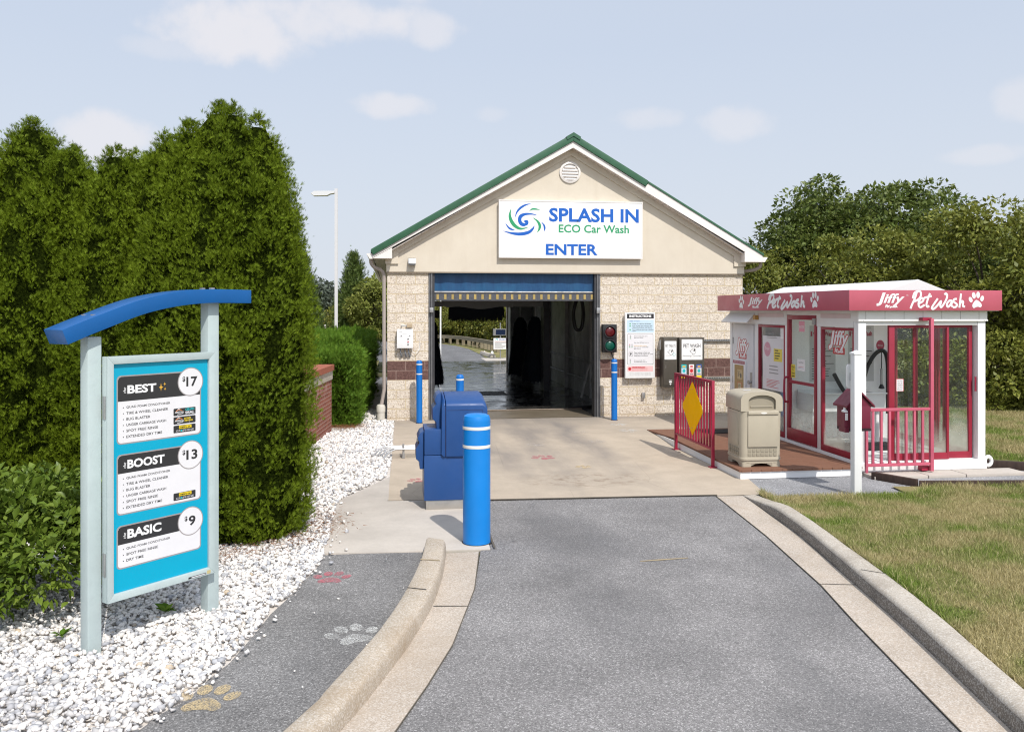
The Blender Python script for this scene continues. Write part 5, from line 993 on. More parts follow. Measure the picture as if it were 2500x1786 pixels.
e_ = MB(TIMBER); e_.prism([(6.60, 10.86), (6.68, 10.86), (6.95, 10.32), (6.9, 10.29)], 'z', -.01, .10).prism([(6.951, 10.31), (9.2, 10.05), (9.2, 10.0), (6.93, 10.27)], 'z', -.01, .085); tag(e_.build('timber_edging', origin=(7.5, 10.2, 0), bevel=.004), 'dark brown timber edging between gravel and lawn, nearest the camera', 'edging')
e_ = MB(TIMBER); e_.prism([(8.64, 11.45), (8.72, 11.5), (11.2, 9.95), (11.14, 9.88)], 'z', -.01, .12); tag(e_.build('timber_edging', origin=(9.5, 10.9, 0), bevel=.004), 'dark brown timber edging starting at the booth corner on the right', 'edging')
# paw prints sprayed on the ground
def m_spray(n_, c, cover):
    k = NT(n_); tr_ = k.n('ShaderNodeBsdfTransparent'); mx = k.n('ShaderNodeMixShader'); k.fin(c, .9, 0, .2)
    f = k.math('MULTIPLY', k.ramp(k.noise(120, 3, .7), (.5 - cover * .25, 0.0), (.72 - cover * .25, 1.0)), k.rng(k.noise(9, 3), .3, .6, .45, 1.0))
    k.set(mx.inputs[0], f); k.set(mx.inputs[1], tr_.outputs[0]); k.set(mx.inputs[2], k.b.outputs[0]); k.set(k.out.inputs[0], mx.outputs[0]); return k.m
PINK = m_spray('pink_spray', (.52, .16, .19), .5); WSP = m_spray('white_spray', (.66, .66, .64), .35); TAN = m_spray('tan_spray', (.6, .47, .27), .5); FAINT = m_spray('faint_spray', (.56, .52, .48), .15)
for x, y, s, r_, m, z, lab in ((4.62, 16.75, .36, 2.2, WSP, .0105, 'white paw print on the slab nearest the right slim bollard'), (4.58, 15.87, .40, 1.9, WSP, .0105, 'white paw print on the slab beside the ramp tip'), (3.6, 15.8, .34, 2.0, FAINT, .0105, 'faded pale paw print on the slab inside the tyre track'), (3.63, 14.64, .36, 2.1, FAINT, .0105, 'faded pale paw print on the slab in front of the other faded one'),
        (2.48, 14.4, .36, .6, FAINT, .0105, 'pale paw print on the slab ahead of the pink one'), (2.39, 13.15, .40, .5, PINK, .0105, 'pink paw print in the middle of the concrete slab'), (2.84, 12.28, .26, .4, TAN, .0105, 'small tan paw print on the slab above the oil stain'), (.36, 11.62, .3, .4, PINK, .0105, 'pink paw print beside the pay station foot'),
        (-.53, 7.52, .34, -.1, PINK, .0045, 'pink paw print on the asphalt path near the gravel'), (-.28, 6.17, .40, .3, WSP, .0045, 'white paw print on the asphalt path by the kerb'), (-1.11, 5.28, .38, -.1, TAN, .0045, 'tan paw print on the asphalt path at the gravel edge')):
    a = Art((x, y, z), (math.cos(r_), math.sin(r_), 0), (-math.sin(r_), math.cos(r_), 0), .0002, .0); paw(a, 0, 0, s, m, 0); o = a.mb.build('paw_print', origin=(x, y, z), recalc=False); tag(o, lab, 'paw print', 'painted paw prints on the ground')
YL = flat('worn_yellow', (.34, .27, .17), .9)
yl = MB(YL); yl.add([(2.3, 7.6, .0045), (2.5, 7.61, .0045), (2.78, 7.64, .0045), (2.78, 7.66, .0045), (2.5, 7.645, .0045), (2.3, 7.62, .0045)], [tuple(range(6))]); struct(yl.build('road_marking'))
yl = MB(YL); yl.add([(.25, 7.50, .136), (.42, 7.45, .136), (.42, 7.475, .136), (.25, 7.53, .136)], [(0, 1, 2, 3)]); struct(yl.build('road_marking'))

# ------------------------------------------------------------------ brick wall, lamp, background pieces
BW = thing('brick_wall', 'low red brick wall with stone band and brick cap behind the tall arborvitae', 'brick wall', (-1.5, 14, 0))
MB(BRICK).prism([(-1.16, 16.6), (-1.75, 11.0), (-2.3, 11.05), (-1.72, 16.66)], 'z', -.02, 1.02).build('wall', BW)
MB(LIMESTONE).prism([(-1.14, 16.615), (-1.735, 10.98), (-2.32, 11.03), (-1.74, 16.68)], 'z', 1.0201, 1.19).build('stone_band', BW)
cp = MB(BRICKCAP)
for i in range(52):
    t0, t1 = i / 52, (i + .93) / 52; f = lambda t: (-1.11 - .6 * t, 16.63 - 5.7 * t); b_ = lambda t: (-1.77 - .6 * t, 16.70 - 5.7 * t)
    cp.prism([f(t0), f(t1), b_(t1), b_(t0)], 'z', 1.191, 1.30)
cp.build('brick_cap', BW)
LP = thing('street_lamp', 'tall pale grey lamp post with a flat box head behind the hedge', 'street lamp', (-2.37, 36.7, 0))
MB(flat('lamp_grey', (.58, .57, .58), .5)).box(-2.435, 36.64, 0, -2.305, 36.76, 7.55).build('pole', LP); lh = MB(flat('lamp_head_grey', (.62, .62, .63), .4)); lh.prism([(-2.436, 7.35), (-2.62, 7.31), (-2.75, 7.24), (-3.30, 7.22), (-3.42, 7.32), (-3.28, 7.42), (-2.436, 7.44)], 'y', 36.53, 36.87); lh.build('lamp_head', LP)
for i, (x, y) in enumerate(((-4.38, 52.1), (-4.05, 52.1), (-5.05, 52.1))): tag(MB(WHITE).lathe([(.085, 0), (.085, 1.42), (.07, 1.46)], x, y, 10).build('marker_post', origin=(x, y, 0)), ('left one of the pair of white marker posts beyond the hedge', 'right one of the pair of white marker posts beyond the hedge, nearer the lamp post', 'white marker post half hidden at the edge of the tall arborvitae')[i], 'post', 'white marker posts beyond the hedge')
GRL = thing('timber_guardrail', 'weathered low timber guardrail curving along the rear road', 'guardrail', (5, 52, 0))
rp_ = [(2.3, 60.6), (3.3, 59.6), (3.75, 58.9), (4.2, 57.8), (4.5, 56.6), (4.75, 55.2), (4.92, 53.8), (5.08, 52.6), (5.22, 51.5), (5.33, 50.4), (5.42, 49.4), (5.5, 48.4), (5.57, 47.5), (5.66, 46.7)]
rm = MB(GREYWOOD)
for (x0, y0), (x1, y1) in zip(rp_, rp_[1:]): rm.prism([(x0, y0), (x1, y1), (x1 + .16, y1 + .06), (x0 + .16, y0 + .06)], 'z', .38, .60)
rm.build('rail', GRL)
for x, y in rp_: MB(GREYWOOD).box(x + .165, y - .02, 0, x + .38, y + .2, .56).build('post', GRL)
ws = MB(C_KERBR); ws.loft([[(4.6, 44.6, 0), (4.85, 44.7, 0), (4.82, 44.7, .17), (4.68, 44.6, .17)], [(4.78, 41.2, 0), (5.1, 41.2, 0), (5.05, 41.2, .17), (4.86, 41.2, .17)]]); tag(ws.build('kerb_stone', origin=(4.8, 43, 0), bevel=.03), 'short concrete kerb end beside the rear road', 'kerb stone')
XS = thing('exit_sign', 'small white notice on a post with a dark screen above, behind the bay', 'sign', (5.2, 40.4, 0))
MB(GALV).cyl(5.2, 40.4, 0, 1.75, .03, 8).build('pole', XS); MB(SIGNWHITE).box(4.86, 40.33, .46, 5.56, 40.365, 1.0).build('panel', XS)
a = Art((4.86, 40.33, .46), (1, 0, 0), (0, 0, 1)); a.text('SPLASH IN', .28, .44, .38, .06, INKB, 1, .03); a.ribbon([(.08, .42), (.14, .5), (.22, .46), (.16, .42)], .03, INKT, 1, True); a.rect(.06, .37, .64, .385, INKR); a.lines(.06, .33, .58, 8, .04, .018, INKG, 1, 2); a.build('print', XS)
MB(GALV).box(4.86, 40.36, 1.12, 5.54, 40.6, 1.45).build('screen_case', XS); MB(flat('screen_dark', (.01, .02, .05), .2)).box(4.98, 40.352, 1.16, 5.44, 40.359, 1.41).build('screen', XS)
tag(MB(SIGNWHITE).lathe([(.038, 0), (.038, 3.2)], 2.3, 40.3, 10).build('white_pole', origin=(2.3, 40.3, 0)), 'slim white pole beside the rear road seen through the bay', 'pole')
for x, y, r_, lab in ((5.0, 45.6, .05, 'small round white marker ball in the grass behind the bay'), (5.25, 44.2, .075, 'larger white marker in the grass before the guardrail')): tag(MB(SIGNWHITE).lathe([(.02, 0), (r_, r_ * .5), (r_, r_ * 1.6), (r_ * .5, r_ * 2.4), (.01, r_ * 2.5)], x, y, 10).build('ground_marker', origin=(x, y, 0), smooth=True), lab, 'marker')
struct(MB(LAWN).sheet([(5.42, 38.6), (5.62, 41), (4.6, 41.05), (4.66, 45.2), (4.64, 50.6), (4.24, 55.2), (3.44, 58.7), (1.5, 63.2), (3, 64.5), (14, 62), (14, 38.6)], -.002).build('rear_verge'))
tag(MB(C_SLAB).lathe([(.001, .013), (.03, .02)], 4.71, 13.35, 8).build('litter_scrap', origin=(4.7, 13.3, 0)), 'tiny scrap of litter on the slab under the maroon railing', 'litter')

# ------------------------------------------------------------------ plants (numpy: many small leaf faces)
def rawmesh(name, V, F, mats, mi=None, smooth=False):
    me = bpy.data.meshes.new(name); n, k = F.shape
    me.vertices.add(len(V)); me.vertices.foreach_set('co', V.astype(np.float32).ravel())
    me.loops.add(n * k); me.loops.foreach_set('vertex_index', F.astype(np.int32).ravel())
    me.polygons.add(n); me.polygons.foreach_set('loop_start', np.arange(0, n * k, k, dtype=np.int32))
    if mi is not None: me.polygons.foreach_set('material_index', mi.astype(np.int32))
    for m in mats: me.materials.append(m)
    me.update(calc_edges=True); return me
def unit(a): return a / np.maximum(1e-9, np.linalg.norm(a, axis=1, keepdims=True))
def scatter(P, D, size, TV, TF, roll=None):
    n = len(P); D = unit(D); r = RNG.normal(size=(n, 3)) if roll is None else roll; X = unit(np.cross(D, r)); Z = np.cross(X, D)
    V = P[:, None, :] + size[:, None, None] * (TV[None, :, 0:1] * X[:, None, :] + TV[None, :, 1:2] * D[:, None, :] + TV[None, :, 2:3] * Z[:, None, :])
    return V.reshape(-1, 3), (TF[None] + (np.arange(n) * len(TV))[:, None, None]).reshape(-1, TF.shape[1])
def fan(k=7):
    V = []; F = []
    for b, ang, ln, w in ((0, 0, 1, .055), (.15, .75, .5, .06), (.15, -.75, .5, .06), (.38, .65, .45, .05), (.38, -.65, .45, .05), (.62, .55, .33, .045), (.62, -.55, .33, .045))[:k]:
        s, c = math.sin(ang), math.cos(ang); i = len(V); V += [(-w * c, b + w * s, 0), (w * c, b - w * s, 0), (s * ln, b + c * ln, .08 * (1 if ang > 0 else -1) * (ang != 0))]; F.append((i, i + 1, i + 2))
    return np.array(V, float), np.array(F)
FAN = fan(); FAN5 = fan(5)
LEAF = (np.array([(0, 0, 0), (-.27, .42, .07), (0, 1, -.05), (.27, .42, .07)], float), np.array([(0, 3, 2, 1)]))
LEAFB = (np.array([(0, 0, 0), (-.2, .25, .08), (-.24, .55, .1), (0, 1, -.12), (.24, .55, .1), (.2, .25, .08), (0, .5, 0)], float), np.array([(0, 6, 1, 1), (1, 6, 2, 2), (2, 6, 3, 3), (3, 6, 4, 4), (4, 6, 5, 5), (5, 6, 0, 0)])[:, :3])
TRI = (np.array([(-.12, 0, 0), (.12, 0, 0), (0, 1, 0)], float), np.array([(0, 1, 2)]))
def obj_me(name, me, parent=None, loc=(0, 0, 0)):
    o = bpy.data.objects.new(name, me); S.collection.objects.link(o); o.location = loc; o.parent = parent; return o
def vn(P, s, seed):  # smooth pseudo noise from a few sines
    r = np.random.default_rng(seed); out = 0
    for i in range(6): k = r.normal(size=3) * s; out = out + np.sin(P @ k + r.uniform(0, 6.28)) / 6
    return out * 1.6
def evergreen(H, rad, ntip, per, size, seed, mat, prof, leaders=(), spread=.16, tmpl=FAN, kc=.9):
    """conifer built of leader columns: lumpy inner twig body plus tufts of small flat sprays on its surface; returns foliage mesh and inner body"""
    global RNG; RNG = np.random.default_rng(seed)
    cols = [(0, 0, 1.0, 1.0)] + list(leaders); PT = []; NT_ = []; PW = []; pv = np.array([prof(q) for q in np.linspace(0, 1, 101)])
    pf = lambda t: np.interp(t, np.linspace(0, 1, 101), pv)
    lump = lambda th, z: 1 + .07 * vn(np.c_[np.cos(th) * 2, np.sin(th) * 2, z], 1.1, seed + 1) + .13 * vn(np.c_[np.cos(th) * 2, np.sin(th) * 2, z * .7], 2.8, seed + 2) + .08 * vn(np.c_[np.cos(th) * 2, np.sin(th) * 2, z * .8], 7, seed + 3)
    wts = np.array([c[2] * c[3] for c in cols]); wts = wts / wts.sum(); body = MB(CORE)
    for ci, ((cx, cy, rs, hs), wgt) in enumerate(zip(cols, wts)):
        n = int(ntip * wgt); t = RNG.uniform(0, 1, n * 3); t = t[RNG.uniform(0, 1, n * 3) < pf(t) + .12][:n]; n = len(t); th = RNG.uniform(0, 2 * math.pi, n); z = t * H * hs
        r = pf(t) * rad * rs * lump(th + ci, z) * RNG.uniform(.95, 1.03, n); P = np.c_[cx + np.cos(th) * r, cy + np.sin(th) * r, z + .05]; ok = np.ones(n, bool)
        for cj, (c2x, c2y, r2, h2) in enumerate(cols):
            if cj != ci: ok &= ~((np.hypot(P[:, 0] - c2x, P[:, 1] - c2y) < .82 * pf(np.clip(P[:, 2] / (H * h2), 0, 1)) * rad * r2) & (P[:, 2] < H * h2))
        PT.append(P[ok]); NT_.append(np.c_[np.cos(th), np.sin(th), np.full(n, .55)][ok]); PW.append(pf(t)[ok])
        m, q = 26, 22; tt = np.repeat(np.linspace(0, .97, m), q); ta = np.tile(np.linspace(0, 2 * math.pi, q, endpoint=False), m); rr = np.maximum(.015, pf(tt) * rad * rs * lump(ta + ci, tt * H * hs) * kc - .02)
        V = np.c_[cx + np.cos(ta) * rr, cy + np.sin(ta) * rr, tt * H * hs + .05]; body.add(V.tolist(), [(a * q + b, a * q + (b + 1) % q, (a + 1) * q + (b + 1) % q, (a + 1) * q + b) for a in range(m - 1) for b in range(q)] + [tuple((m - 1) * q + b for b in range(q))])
    T, N, PW = np.vstack(PT), unit(np.vstack(NT_)), np.hstack(PW); i = np.repeat(np.arange(len(T)), per)
    a = RNG.normal(size=(len(i), 3)); SP = (spread * (.5 + .5 * np.minimum(1, PW[i] * 1.6)))[:, None]; P = T[i] + N[i] * RNG.uniform(-.9, .55, (len(i), 1)) * SP + a * SP * np.array([.5, .5, .55])
    D = N[i] * .5 + np.array([0, 0, .62]) + RNG.normal(size=(len(i), 3)) * .5; ROLL = N[i] + RNG.normal(size=(len(i), 3)) * .65 - np.array([0, 0, .2])
    P[:, 2] = np.maximum(P[:, 2], .03); V, F = scatter(P, D, size * RNG.uniform(.6, 1.25, len(P)), *tmpl, roll=ROLL); return rawmesh('foliage', V, F, [mat]), body
def trunk(mb, H, r): mb.tube([(0, 0, -.05), (.01, .01, H * .5), (0, 0, H * .95)], r, 8, r * .25)
def plant(name, lab, cat, loc, group, me, cm=None, tr=None, leafname='crown', rz=0):
    o = thing(name, lab, cat, loc, rz, group); obj_me(leafname, me, o)
    if cm: cm.build('inner_branches', o, local=True)
    if tr: tr.build('trunk', o, local=True, smooth=True)
    return o
PA = lambda t: float(np.interp(t, [0, .05, .18, .35, .6, .78, .88, .95, 1], [.72, .9, 1, 1, .95, .76, .55, .32, .02]))
def columns(n, rad, rs, hs, seed, k0=0):
    r = random.Random(seed); out = []
    for i in range(n):
        a_ = k0 + i * 2 * math.pi / n + r.uniform(-.25, .25); q = rad * r.uniform(.85, 1.12); out.append((q * math.cos(a_), q * math.sin(a_), rs * r.uniform(.85, 1.2), r.uniform(*hs)))
    return out
LE1 = columns(8, .50, .66, (.80, .97), 3) + [(.2, -.42, .55, .98), (-.26, -.36, .5, .94), (.52, -.2, .5, .88)]
trk = MB(BARK); trunk(trk, 3.8, .09)
ME_A, KA = evergreen(4.5, .71, 11500, 30, .056, 11, L_ARB, PA, LE1, .065, FAN5, .86)
G1 = 'tall arborvitae row behind the menu sign'
TA = plant('arborvitae', 'tall wide arborvitae with several pointed tips, ending the row beside the brick wall', 'evergreen tree', (-1.80, 9.3, 0), G1, ME_A, KA, trk, 'crown', 0)
LE2 = columns(8, .52, .68, (.86, 1.0), 8, .3) + [(.0, -.35, .55, .97)]
trk = MB(BARK); trunk(trk, 3.4, .09)
PB_ = lambda t: float(np.interp(t, [0, .06, .2, .35, .6, .8, .92, 1], [.75, .9, 1, 1, .95, .78, .5, .05]))
ME_B, KB = evergreen(4.1, .70, 11500, 30, .056, 23, L_ARB, PB_, LE2, .065, FAN5, .86)
TB_ = plant('arborvitae', 'arborvitae with the lower blunt top behind the arched blue beam', 'evergreen tree', (-2.82, 9.95, 0), G1, ME_B, KB, trk, 'crown', 1.3)
for src, x, y, s, r_, lab in ((TA, -3.95, 9.95, (1.0, 1.0, .98), 2.6, 'arborvitae with twin pointed tops, third from the brick wall'), (TA, -5.05, 9.9, (1.0, 1.0, 1.1), 4.2, 'tallest arborvitae, beside the twin-topped one'), (TA, -5.6, 8.7, (1, 1, .92), 1.0, 'arborvitae nearest the leafy shrub, cut off by the photo edge'), (TB_, -4.2, 11.7, (.9, .9, 1.06), .4, 'darker arborvitae peeking out behind the row'), (TA, -6.6, 10.4, (1, 1, 1.1), 5.0, 'arborvitae at the hidden end of the row')):
    dup(src, (x, y, 0), r_, s, lab)
# clipped hedge beside the building
def hedge(name, lab, x0, y0, x1, y1, h, nt_, per, size, seed):
    r = np.random.default_rng(seed); T = []; N = []
    A = [(x1 - x0) * (y1 - y0), (x1 - x0) * h, (y1 - y0) * h, (y1 - y0) * h]; tot = sum(A)
    for k, a_ in enumerate(A):
        n = int(nt_ * a_ / tot); u, v = r.uniform(0, 1, n), r.uniform(0, 1, n)
        if k == 0: T.append(np.c_[x0 + u * (x1 - x0), y0 + v * (y1 - y0), np.full(n, h)]); N.append(np.tile((0, 0, 1.0), (n, 1)))
        if k == 1: T.append(np.c_[x0 + u * (x1 - x0), np.full(n, y0), v * h]); N.append(np.tile((0, -1.0, .45), (n, 1)))
        if k == 2: T.append(np.c_[np.full(n, x1), y0 + u * (y1 - y0), v * h]); N.append(np.tile((1.0, 0, .45), (n, 1)))
        if k == 3: T.append(np.c_[np.full(n, x0), y0 + u * (y1 - y0), v * h]); N.append(np.tile((-1.0, 0, .45), (n, 1)))
    T, N = np.vstack(T), unit(np.vstack(N)); c = np.array([(x0 + x1) / 2, (y0 + y1) / 2, h * .5]); T = c + (T - c) * (1 - .10 * (np.abs((T - c) / np.array([(x1 - x0) / 2, (y1 - y0) / 2, h / 2])).prod(axis=1) ** 2)[:, None])
    T = T + N * (vn(T, 2.2, seed) * .09)[:, None]
    i = np.repeat(np.arange(len(T)), per); P = T[i] + r.normal(size=(len(i), 3)) * .055 - N[i] * r.uniform(0, .2, (len(i), 1)); D = N[i] + np.array([0, 0, .6]) + r.normal(size=(len(i), 3)) * .5
    P[:, 2] = np.maximum(P[:, 2], .03); V, F = scatter(P, D, size * r.uniform(.6, 1.3, len(P)), *FAN5)
    loc = ((x0 + x1) / 2, (y0 + y1) / 2, 0); o = thing(name, lab, 'hedge', loc, 0, 'clipped hedges beside the building'); obj_me('foliage', rawmesh('foliage', V - np.array(loc), F, [L_HEDGE]), o)
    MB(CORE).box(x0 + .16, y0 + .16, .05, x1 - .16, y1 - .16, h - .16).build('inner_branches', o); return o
hedge('hedge', 'clipped bright green hedge at the end of the brick wall', -1.95, 17.15, -.66, 18.6, 1.5, 1000, 30, .085, 5)
hedge('hedge', 'long clipped hedge running back in shade beside the building', -2.6, 18.75, -.55, 27.5, 1.68, 1300, 22, .13, 6)
# broad-leaved shrub at the left
def leafball(n, R3, size, seed, tmpl=LEAFB, up=.35, shell=.55):
    r = np.random.default_rng(seed); d = unit(r.normal(size=(n, 3))); d[:, 2] = np.where(d[:, 2] < -.25, -d[:, 2], d[:, 2]); q = r.uniform(shell, 1, (n, 1)) ** .6
    lump = 1 + .16 * vn(d * 2.2, 1.6, seed + 4)[:, None]; P = d * np.array(R3) * q * lump; D = d * .8 + r.normal(size=(n, 3)) * .45 + np.array([0, 0, -.15]); roll = np.tile((0, 0, 1.0), (n, 1)) + r.normal(size=(n, 3)) * .5
    # roll is crossed with D: leaf faces turn upwards
    V, F = scatter(P, D, size * r.uniform(.6, 1.2, n), *tmpl, roll=np.cross(np.cross(D, roll), D) * 1.0); return V, F
SH = thing('leafy_shrub', 'low broad-leaved green shrub behind the front post of the menu sign', 'shrub', (-3.1, 7.25, 0))
Vs = []; Fs = []; o_ = 0
for cx, cy, cz, rr, n, sd in ((0, 0, .42, .75, 2300, 1), (.42, -.3, .34, .55, 1300, 2), (-.6, -.2, .4, .6, 1200, 3), (.3, .25, .5, .6, 1100, 4), (-.1, -.6, .25, .5, 900, 5), (.62, .0, .62, .33, 500, 6), (-.2, .1, .75, .36, 500, 7)):
    V, F = leafball(int(n * 1.5), (rr, rr, rr * .85), .088, sd); V = V + np.array([cx, cy, cz]); V[:, 2] = np.maximum(V[:, 2], .02); Vs.append(V); Fs.append(F + o_); o_ += len(V)
obj_me('foliage', rawmesh('foliage', np.vstack(Vs), np.vstack(Fs), [L_SHRUB]), SH)
cm_ = MB(BARK)
for i in range(14):
    an = i * 2.4; cm_.tube([(0, 0, 0), (.25 * math.cos(an), .25 * math.sin(an), .4), (.55 * math.cos(an), .5 * math.sin(an), .75)], .012, 5, .004)
cm_.build('stem', SH, local=True)
def weed(lab, x, y, n, s, sd):
    r = np.random.default_rng(sd); an = r.uniform(0, 6.28, n); D = np.c_[np.cos(an), np.sin(an), r.uniform(.25, .9, n)]; V, F = scatter(np.zeros((n, 3)) + np.array([0, 0, .02]), D, s * r.uniform(.6, 1.1, n), *LEAFB, roll=np.tile((0, 0, 1.0), (n, 1)) + r.normal(size=(n, 3)) * .1)
    tag(obj_me('weed', rawmesh('weed', V, F, [L_HEDGE]), None, (x, y, .02)), lab, 'weed', 'weeds in the white gravel')
weed('small leafy weed in the gravel under the menu panel', -1.72, 6.75, 8, .12, 1); weed('weed sprig behind the left sign post foot', -2.32, 6.35, 9, .09, 2); weed('weed patch at the front of the leafy shrub', -2.9, 6.25, 36, .11, 3)

# broad-leaved trees: trunk, limbs and leaf clumps
def tree_mesh(H, rx, rz, cz, nclump, per, leaf, seed, mat, cl=.62, tmpl=LEAF, low=-.75):
    r = np.random.default_rng(seed); C = []
    while len(C) < nclump:
        d = r.normal(size=3); d /= np.linalg.norm(d); q = r.uniform(.25, 1) ** .45
        if d[2] < low: continue
        lump = 1 + .22 * float(vn(d[None] * 2, 1.3, seed + 9)[0]); C.append((d[0] * rx * q * lump, d[1] * rx * q * lump, cz + d[2] * rz * q * lump))
    C = np.array(C); i = np.repeat(np.arange(nclump), per); d = unit(r.normal(size=(len(i), 3))); rr = cl * r.uniform(.6, 1.3, nclump)[i][:, None] * r.uniform(.25, 1, (len(i), 1)) ** .5
    P = C[i] + d * rr * np.array([1, 1, .7]); P[:, 2] = np.maximum(P[:, 2], .05); D = d + r.normal(size=(len(i), 3)) * .6 + np.array([0, 0, -.25]); roll = np.cross(np.cross(D, np.tile((0, 0, 1.0), (len(i), 1)) + r.normal(size=(len(i), 3)) * .55), D)
    V, F = scatter(P, D, leaf * r.uniform(.6, 1.25, len(P)), *tmpl, roll=roll); tk = MB(BARK); tk.tube([(0, 0, -.1), (.05, .02, cz * .45), (0, 0, cz)], H * .022, 9, H * .012)
    for j in range(0, nclump, max(1, nclump // 26)):
        c = C[j]; z0 = max(.3, min(cz * .9, c[2] * .55)); tk.tube([(0, 0, z0), (c[0] * .45, c[1] * .45, z0 + (c[2] - z0) * .6), tuple(c)], H * .008, 6, H * .002)
    return rawmesh('crown', V, F, [mat]), tk
def tree(lab, loc, group, me, tk, name='broadleaf_tree', cat='tree', rz=0):
    o = thing(name, lab, cat, loc, rz, group); obj_me('crown', me, o); tk.build('trunk', o, local=True, smooth=True); return o
G2 = 'trees behind the pet wash booth'
m1, k1 = tree_mesh(7.0, 3.25, 2.75, 4.0, 125, 300, .17, 31, L_MAPLE, .62)
TM = tree('large dark rounded tree rising behind the booth', (15.5, 26.2, 0), G2, m1, k1); TM.scale = (1.06, 1.06, 1.01)
m2, k2 = tree_mesh(6, 1.6, 2.6, 3.6, 52, 260, .15, 32, L_MAPLE, .5)
TM2 = tree('slimmer dark tree merging with the large rounded tree on the building side', (12.7, 25.6, 0), G2, m2, k2); TM2.scale = (.9, .9, .84)
m3, k3 = tree_mesh(5, 2.1, 2.3, 2.6, 80, 300, .14, 33, L_WOOD, .6, low=-1)
TW = tree('olive green tree right of the booth at the picture edge', (15.1, 19.6, 0), G2, m3, k3)
m4, k4 = tree_mesh(5, 2.0, 2.4, 3.1, 70, 280, .15, 34, L_LIGHT, .6)
TL = tree('pale green tree behind the olive tree on the far right', (18.6, 24.5, 0), G2, m4, k4); TL.scale = (.95, .95, .92)
for src, x, y, s, r_, lab in ((TW, 12.9, 22.0, .92, 2.0, 'shorter olive tree seen through the right side of the booth glass'), (TW, 11.2, 24.0, .85, 4.0, 'olive tree just above the white booth roof'), (TW, 17.0, 17.6, .95, 1.0, 'olive tree cut off by the right edge'), (TL, 20.5, 25.5, .95, 3.0, 'pale green tree cut off by the right edge'),
        (TM2, 9.9, 27.0, .78, 1.5, 'dark tree just past the right eave of the building'), (TW, 9.6, 30.0, 1.0, .5, 'olive tree low beside the right eave of the building'), (TM2, 17.6, 22.3, .66, 2.2, 'dark slim tree between the large tree and the olive tree'), (TW, 20, 21, .95, 5, 'olive tree beyond the right edge behind the others')): dup(src, (x, y, 0), r_, s, lab)
m5, k5 = tree_mesh(1.6, 1.0, .8, .65, 26, 260, .11, 35, L_WOOD, .42, low=-1)
UB = tree('leafy undergrowth bush at the lawn edge near the booth post', (12.0, 19.6, 0), 'undergrowth bushes at the lawn edge', m5, k5, 'undergrowth_bush', 'bush')
for x, y, s, r_, lab in ((13.2, 18.6, 1.05, 1, 'undergrowth bush at the lawn edge right of the booth'), (14.3, 17.6, 1.1, 2, 'undergrowth bush at the lawn edge at the picture edge'), (10.8, 20.6, 1.15, 3, 'undergrowth bush behind the sliding glass door'), (9.7, 21.6, 1.2, 4, 'undergrowth bush behind the middle of the booth'), (15.6, 16.6, 1.1, 5, 'undergrowth bush beyond the right picture edge')): dup(UB, (x, y, 0), r_, s, lab)
# far side of the site
m6, K6 = evergreen(5.3, 1.15, 700, 16, .24, 41, L_CON, lambda t: (1 - t) ** .8 * .95 + .05, (), .3, FAN, .6)
trk = MB(BARK); trunk(trk, 5, .1); PC = lambda t: (1 - t) ** .85 * .9 + .04
CN = plant('conifer', 'pointed conifer between the lamp post and the building', 'conifer', (-2.0, 45.7, 0), 'conifers beyond the hedge', m6, K6, trk)
for x, y, s, r_, lab in ((-4.75, 45.9, (1.0, 1.0, .98), 2, 'conifer standing left of the lamp post'), (-5.9, 44.0, (1, 1, .9), 4, 'conifer half hidden behind the tall arborvitae')): dup(CN, (x, y, 0), r_, s, lab)
m7, k7 = tree_mesh(4.2, 1.3, 1.5, 2.4, 40, 220, .2, 42, L_LIGHT, .5, low=-1)
BT = tree('bright green tree next to the building eave behind the conifer', (-.9, 44.5, 0), 'small trees left of the building', m7, k7); dup(BT, (.6, 47.5, 0), 2, 1.0, 'bright green tree partly hidden by the building downspout')
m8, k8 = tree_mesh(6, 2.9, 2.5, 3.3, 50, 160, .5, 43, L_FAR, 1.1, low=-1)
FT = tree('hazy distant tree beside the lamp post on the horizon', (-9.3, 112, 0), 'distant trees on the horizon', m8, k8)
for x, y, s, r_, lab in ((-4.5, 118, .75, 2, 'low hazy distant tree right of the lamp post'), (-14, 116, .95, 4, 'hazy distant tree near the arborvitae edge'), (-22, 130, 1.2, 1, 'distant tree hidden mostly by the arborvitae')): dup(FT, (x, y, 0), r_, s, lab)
m9, k9 = tree_mesh(4, 2.4, 1.35, 1.3, 90, 240, .19, 44, L_BANK, .55, low=-1)
BK = tree('leafy bank bush behind the left part of the guardrail', (3.2, 63.5, 0), 'bank bushes behind the guardrail', m9, k9, 'bank_bush', 'bush')
for x, y, s, r_, lab in ((6.0, 60.5, 1.0, 1, 'leafy bank bush behind the middle of the guardrail'), (7.6, 57.0, 1.05, 2.2, 'leafy bank bush behind the right part of the guardrail'), (8.3, 52.5, 1.0, 3.5, 'leafy bank bush behind the white notice'), (.3, 66, 1.1, 4.4, 'leafy bank bush behind the far end of the guardrail'), (4.6, 66.5, 1.2, 5.2, 'taller bank bush above the guardrail'), (8.8, 62, 1.25, .6, 'taller bank bush at the right above the notice'), (-2.5, 70, 1.2, 2.9, 'taller bank bush left of the white pole')): dup(BK, (x, y, 0), r_, s, lab)

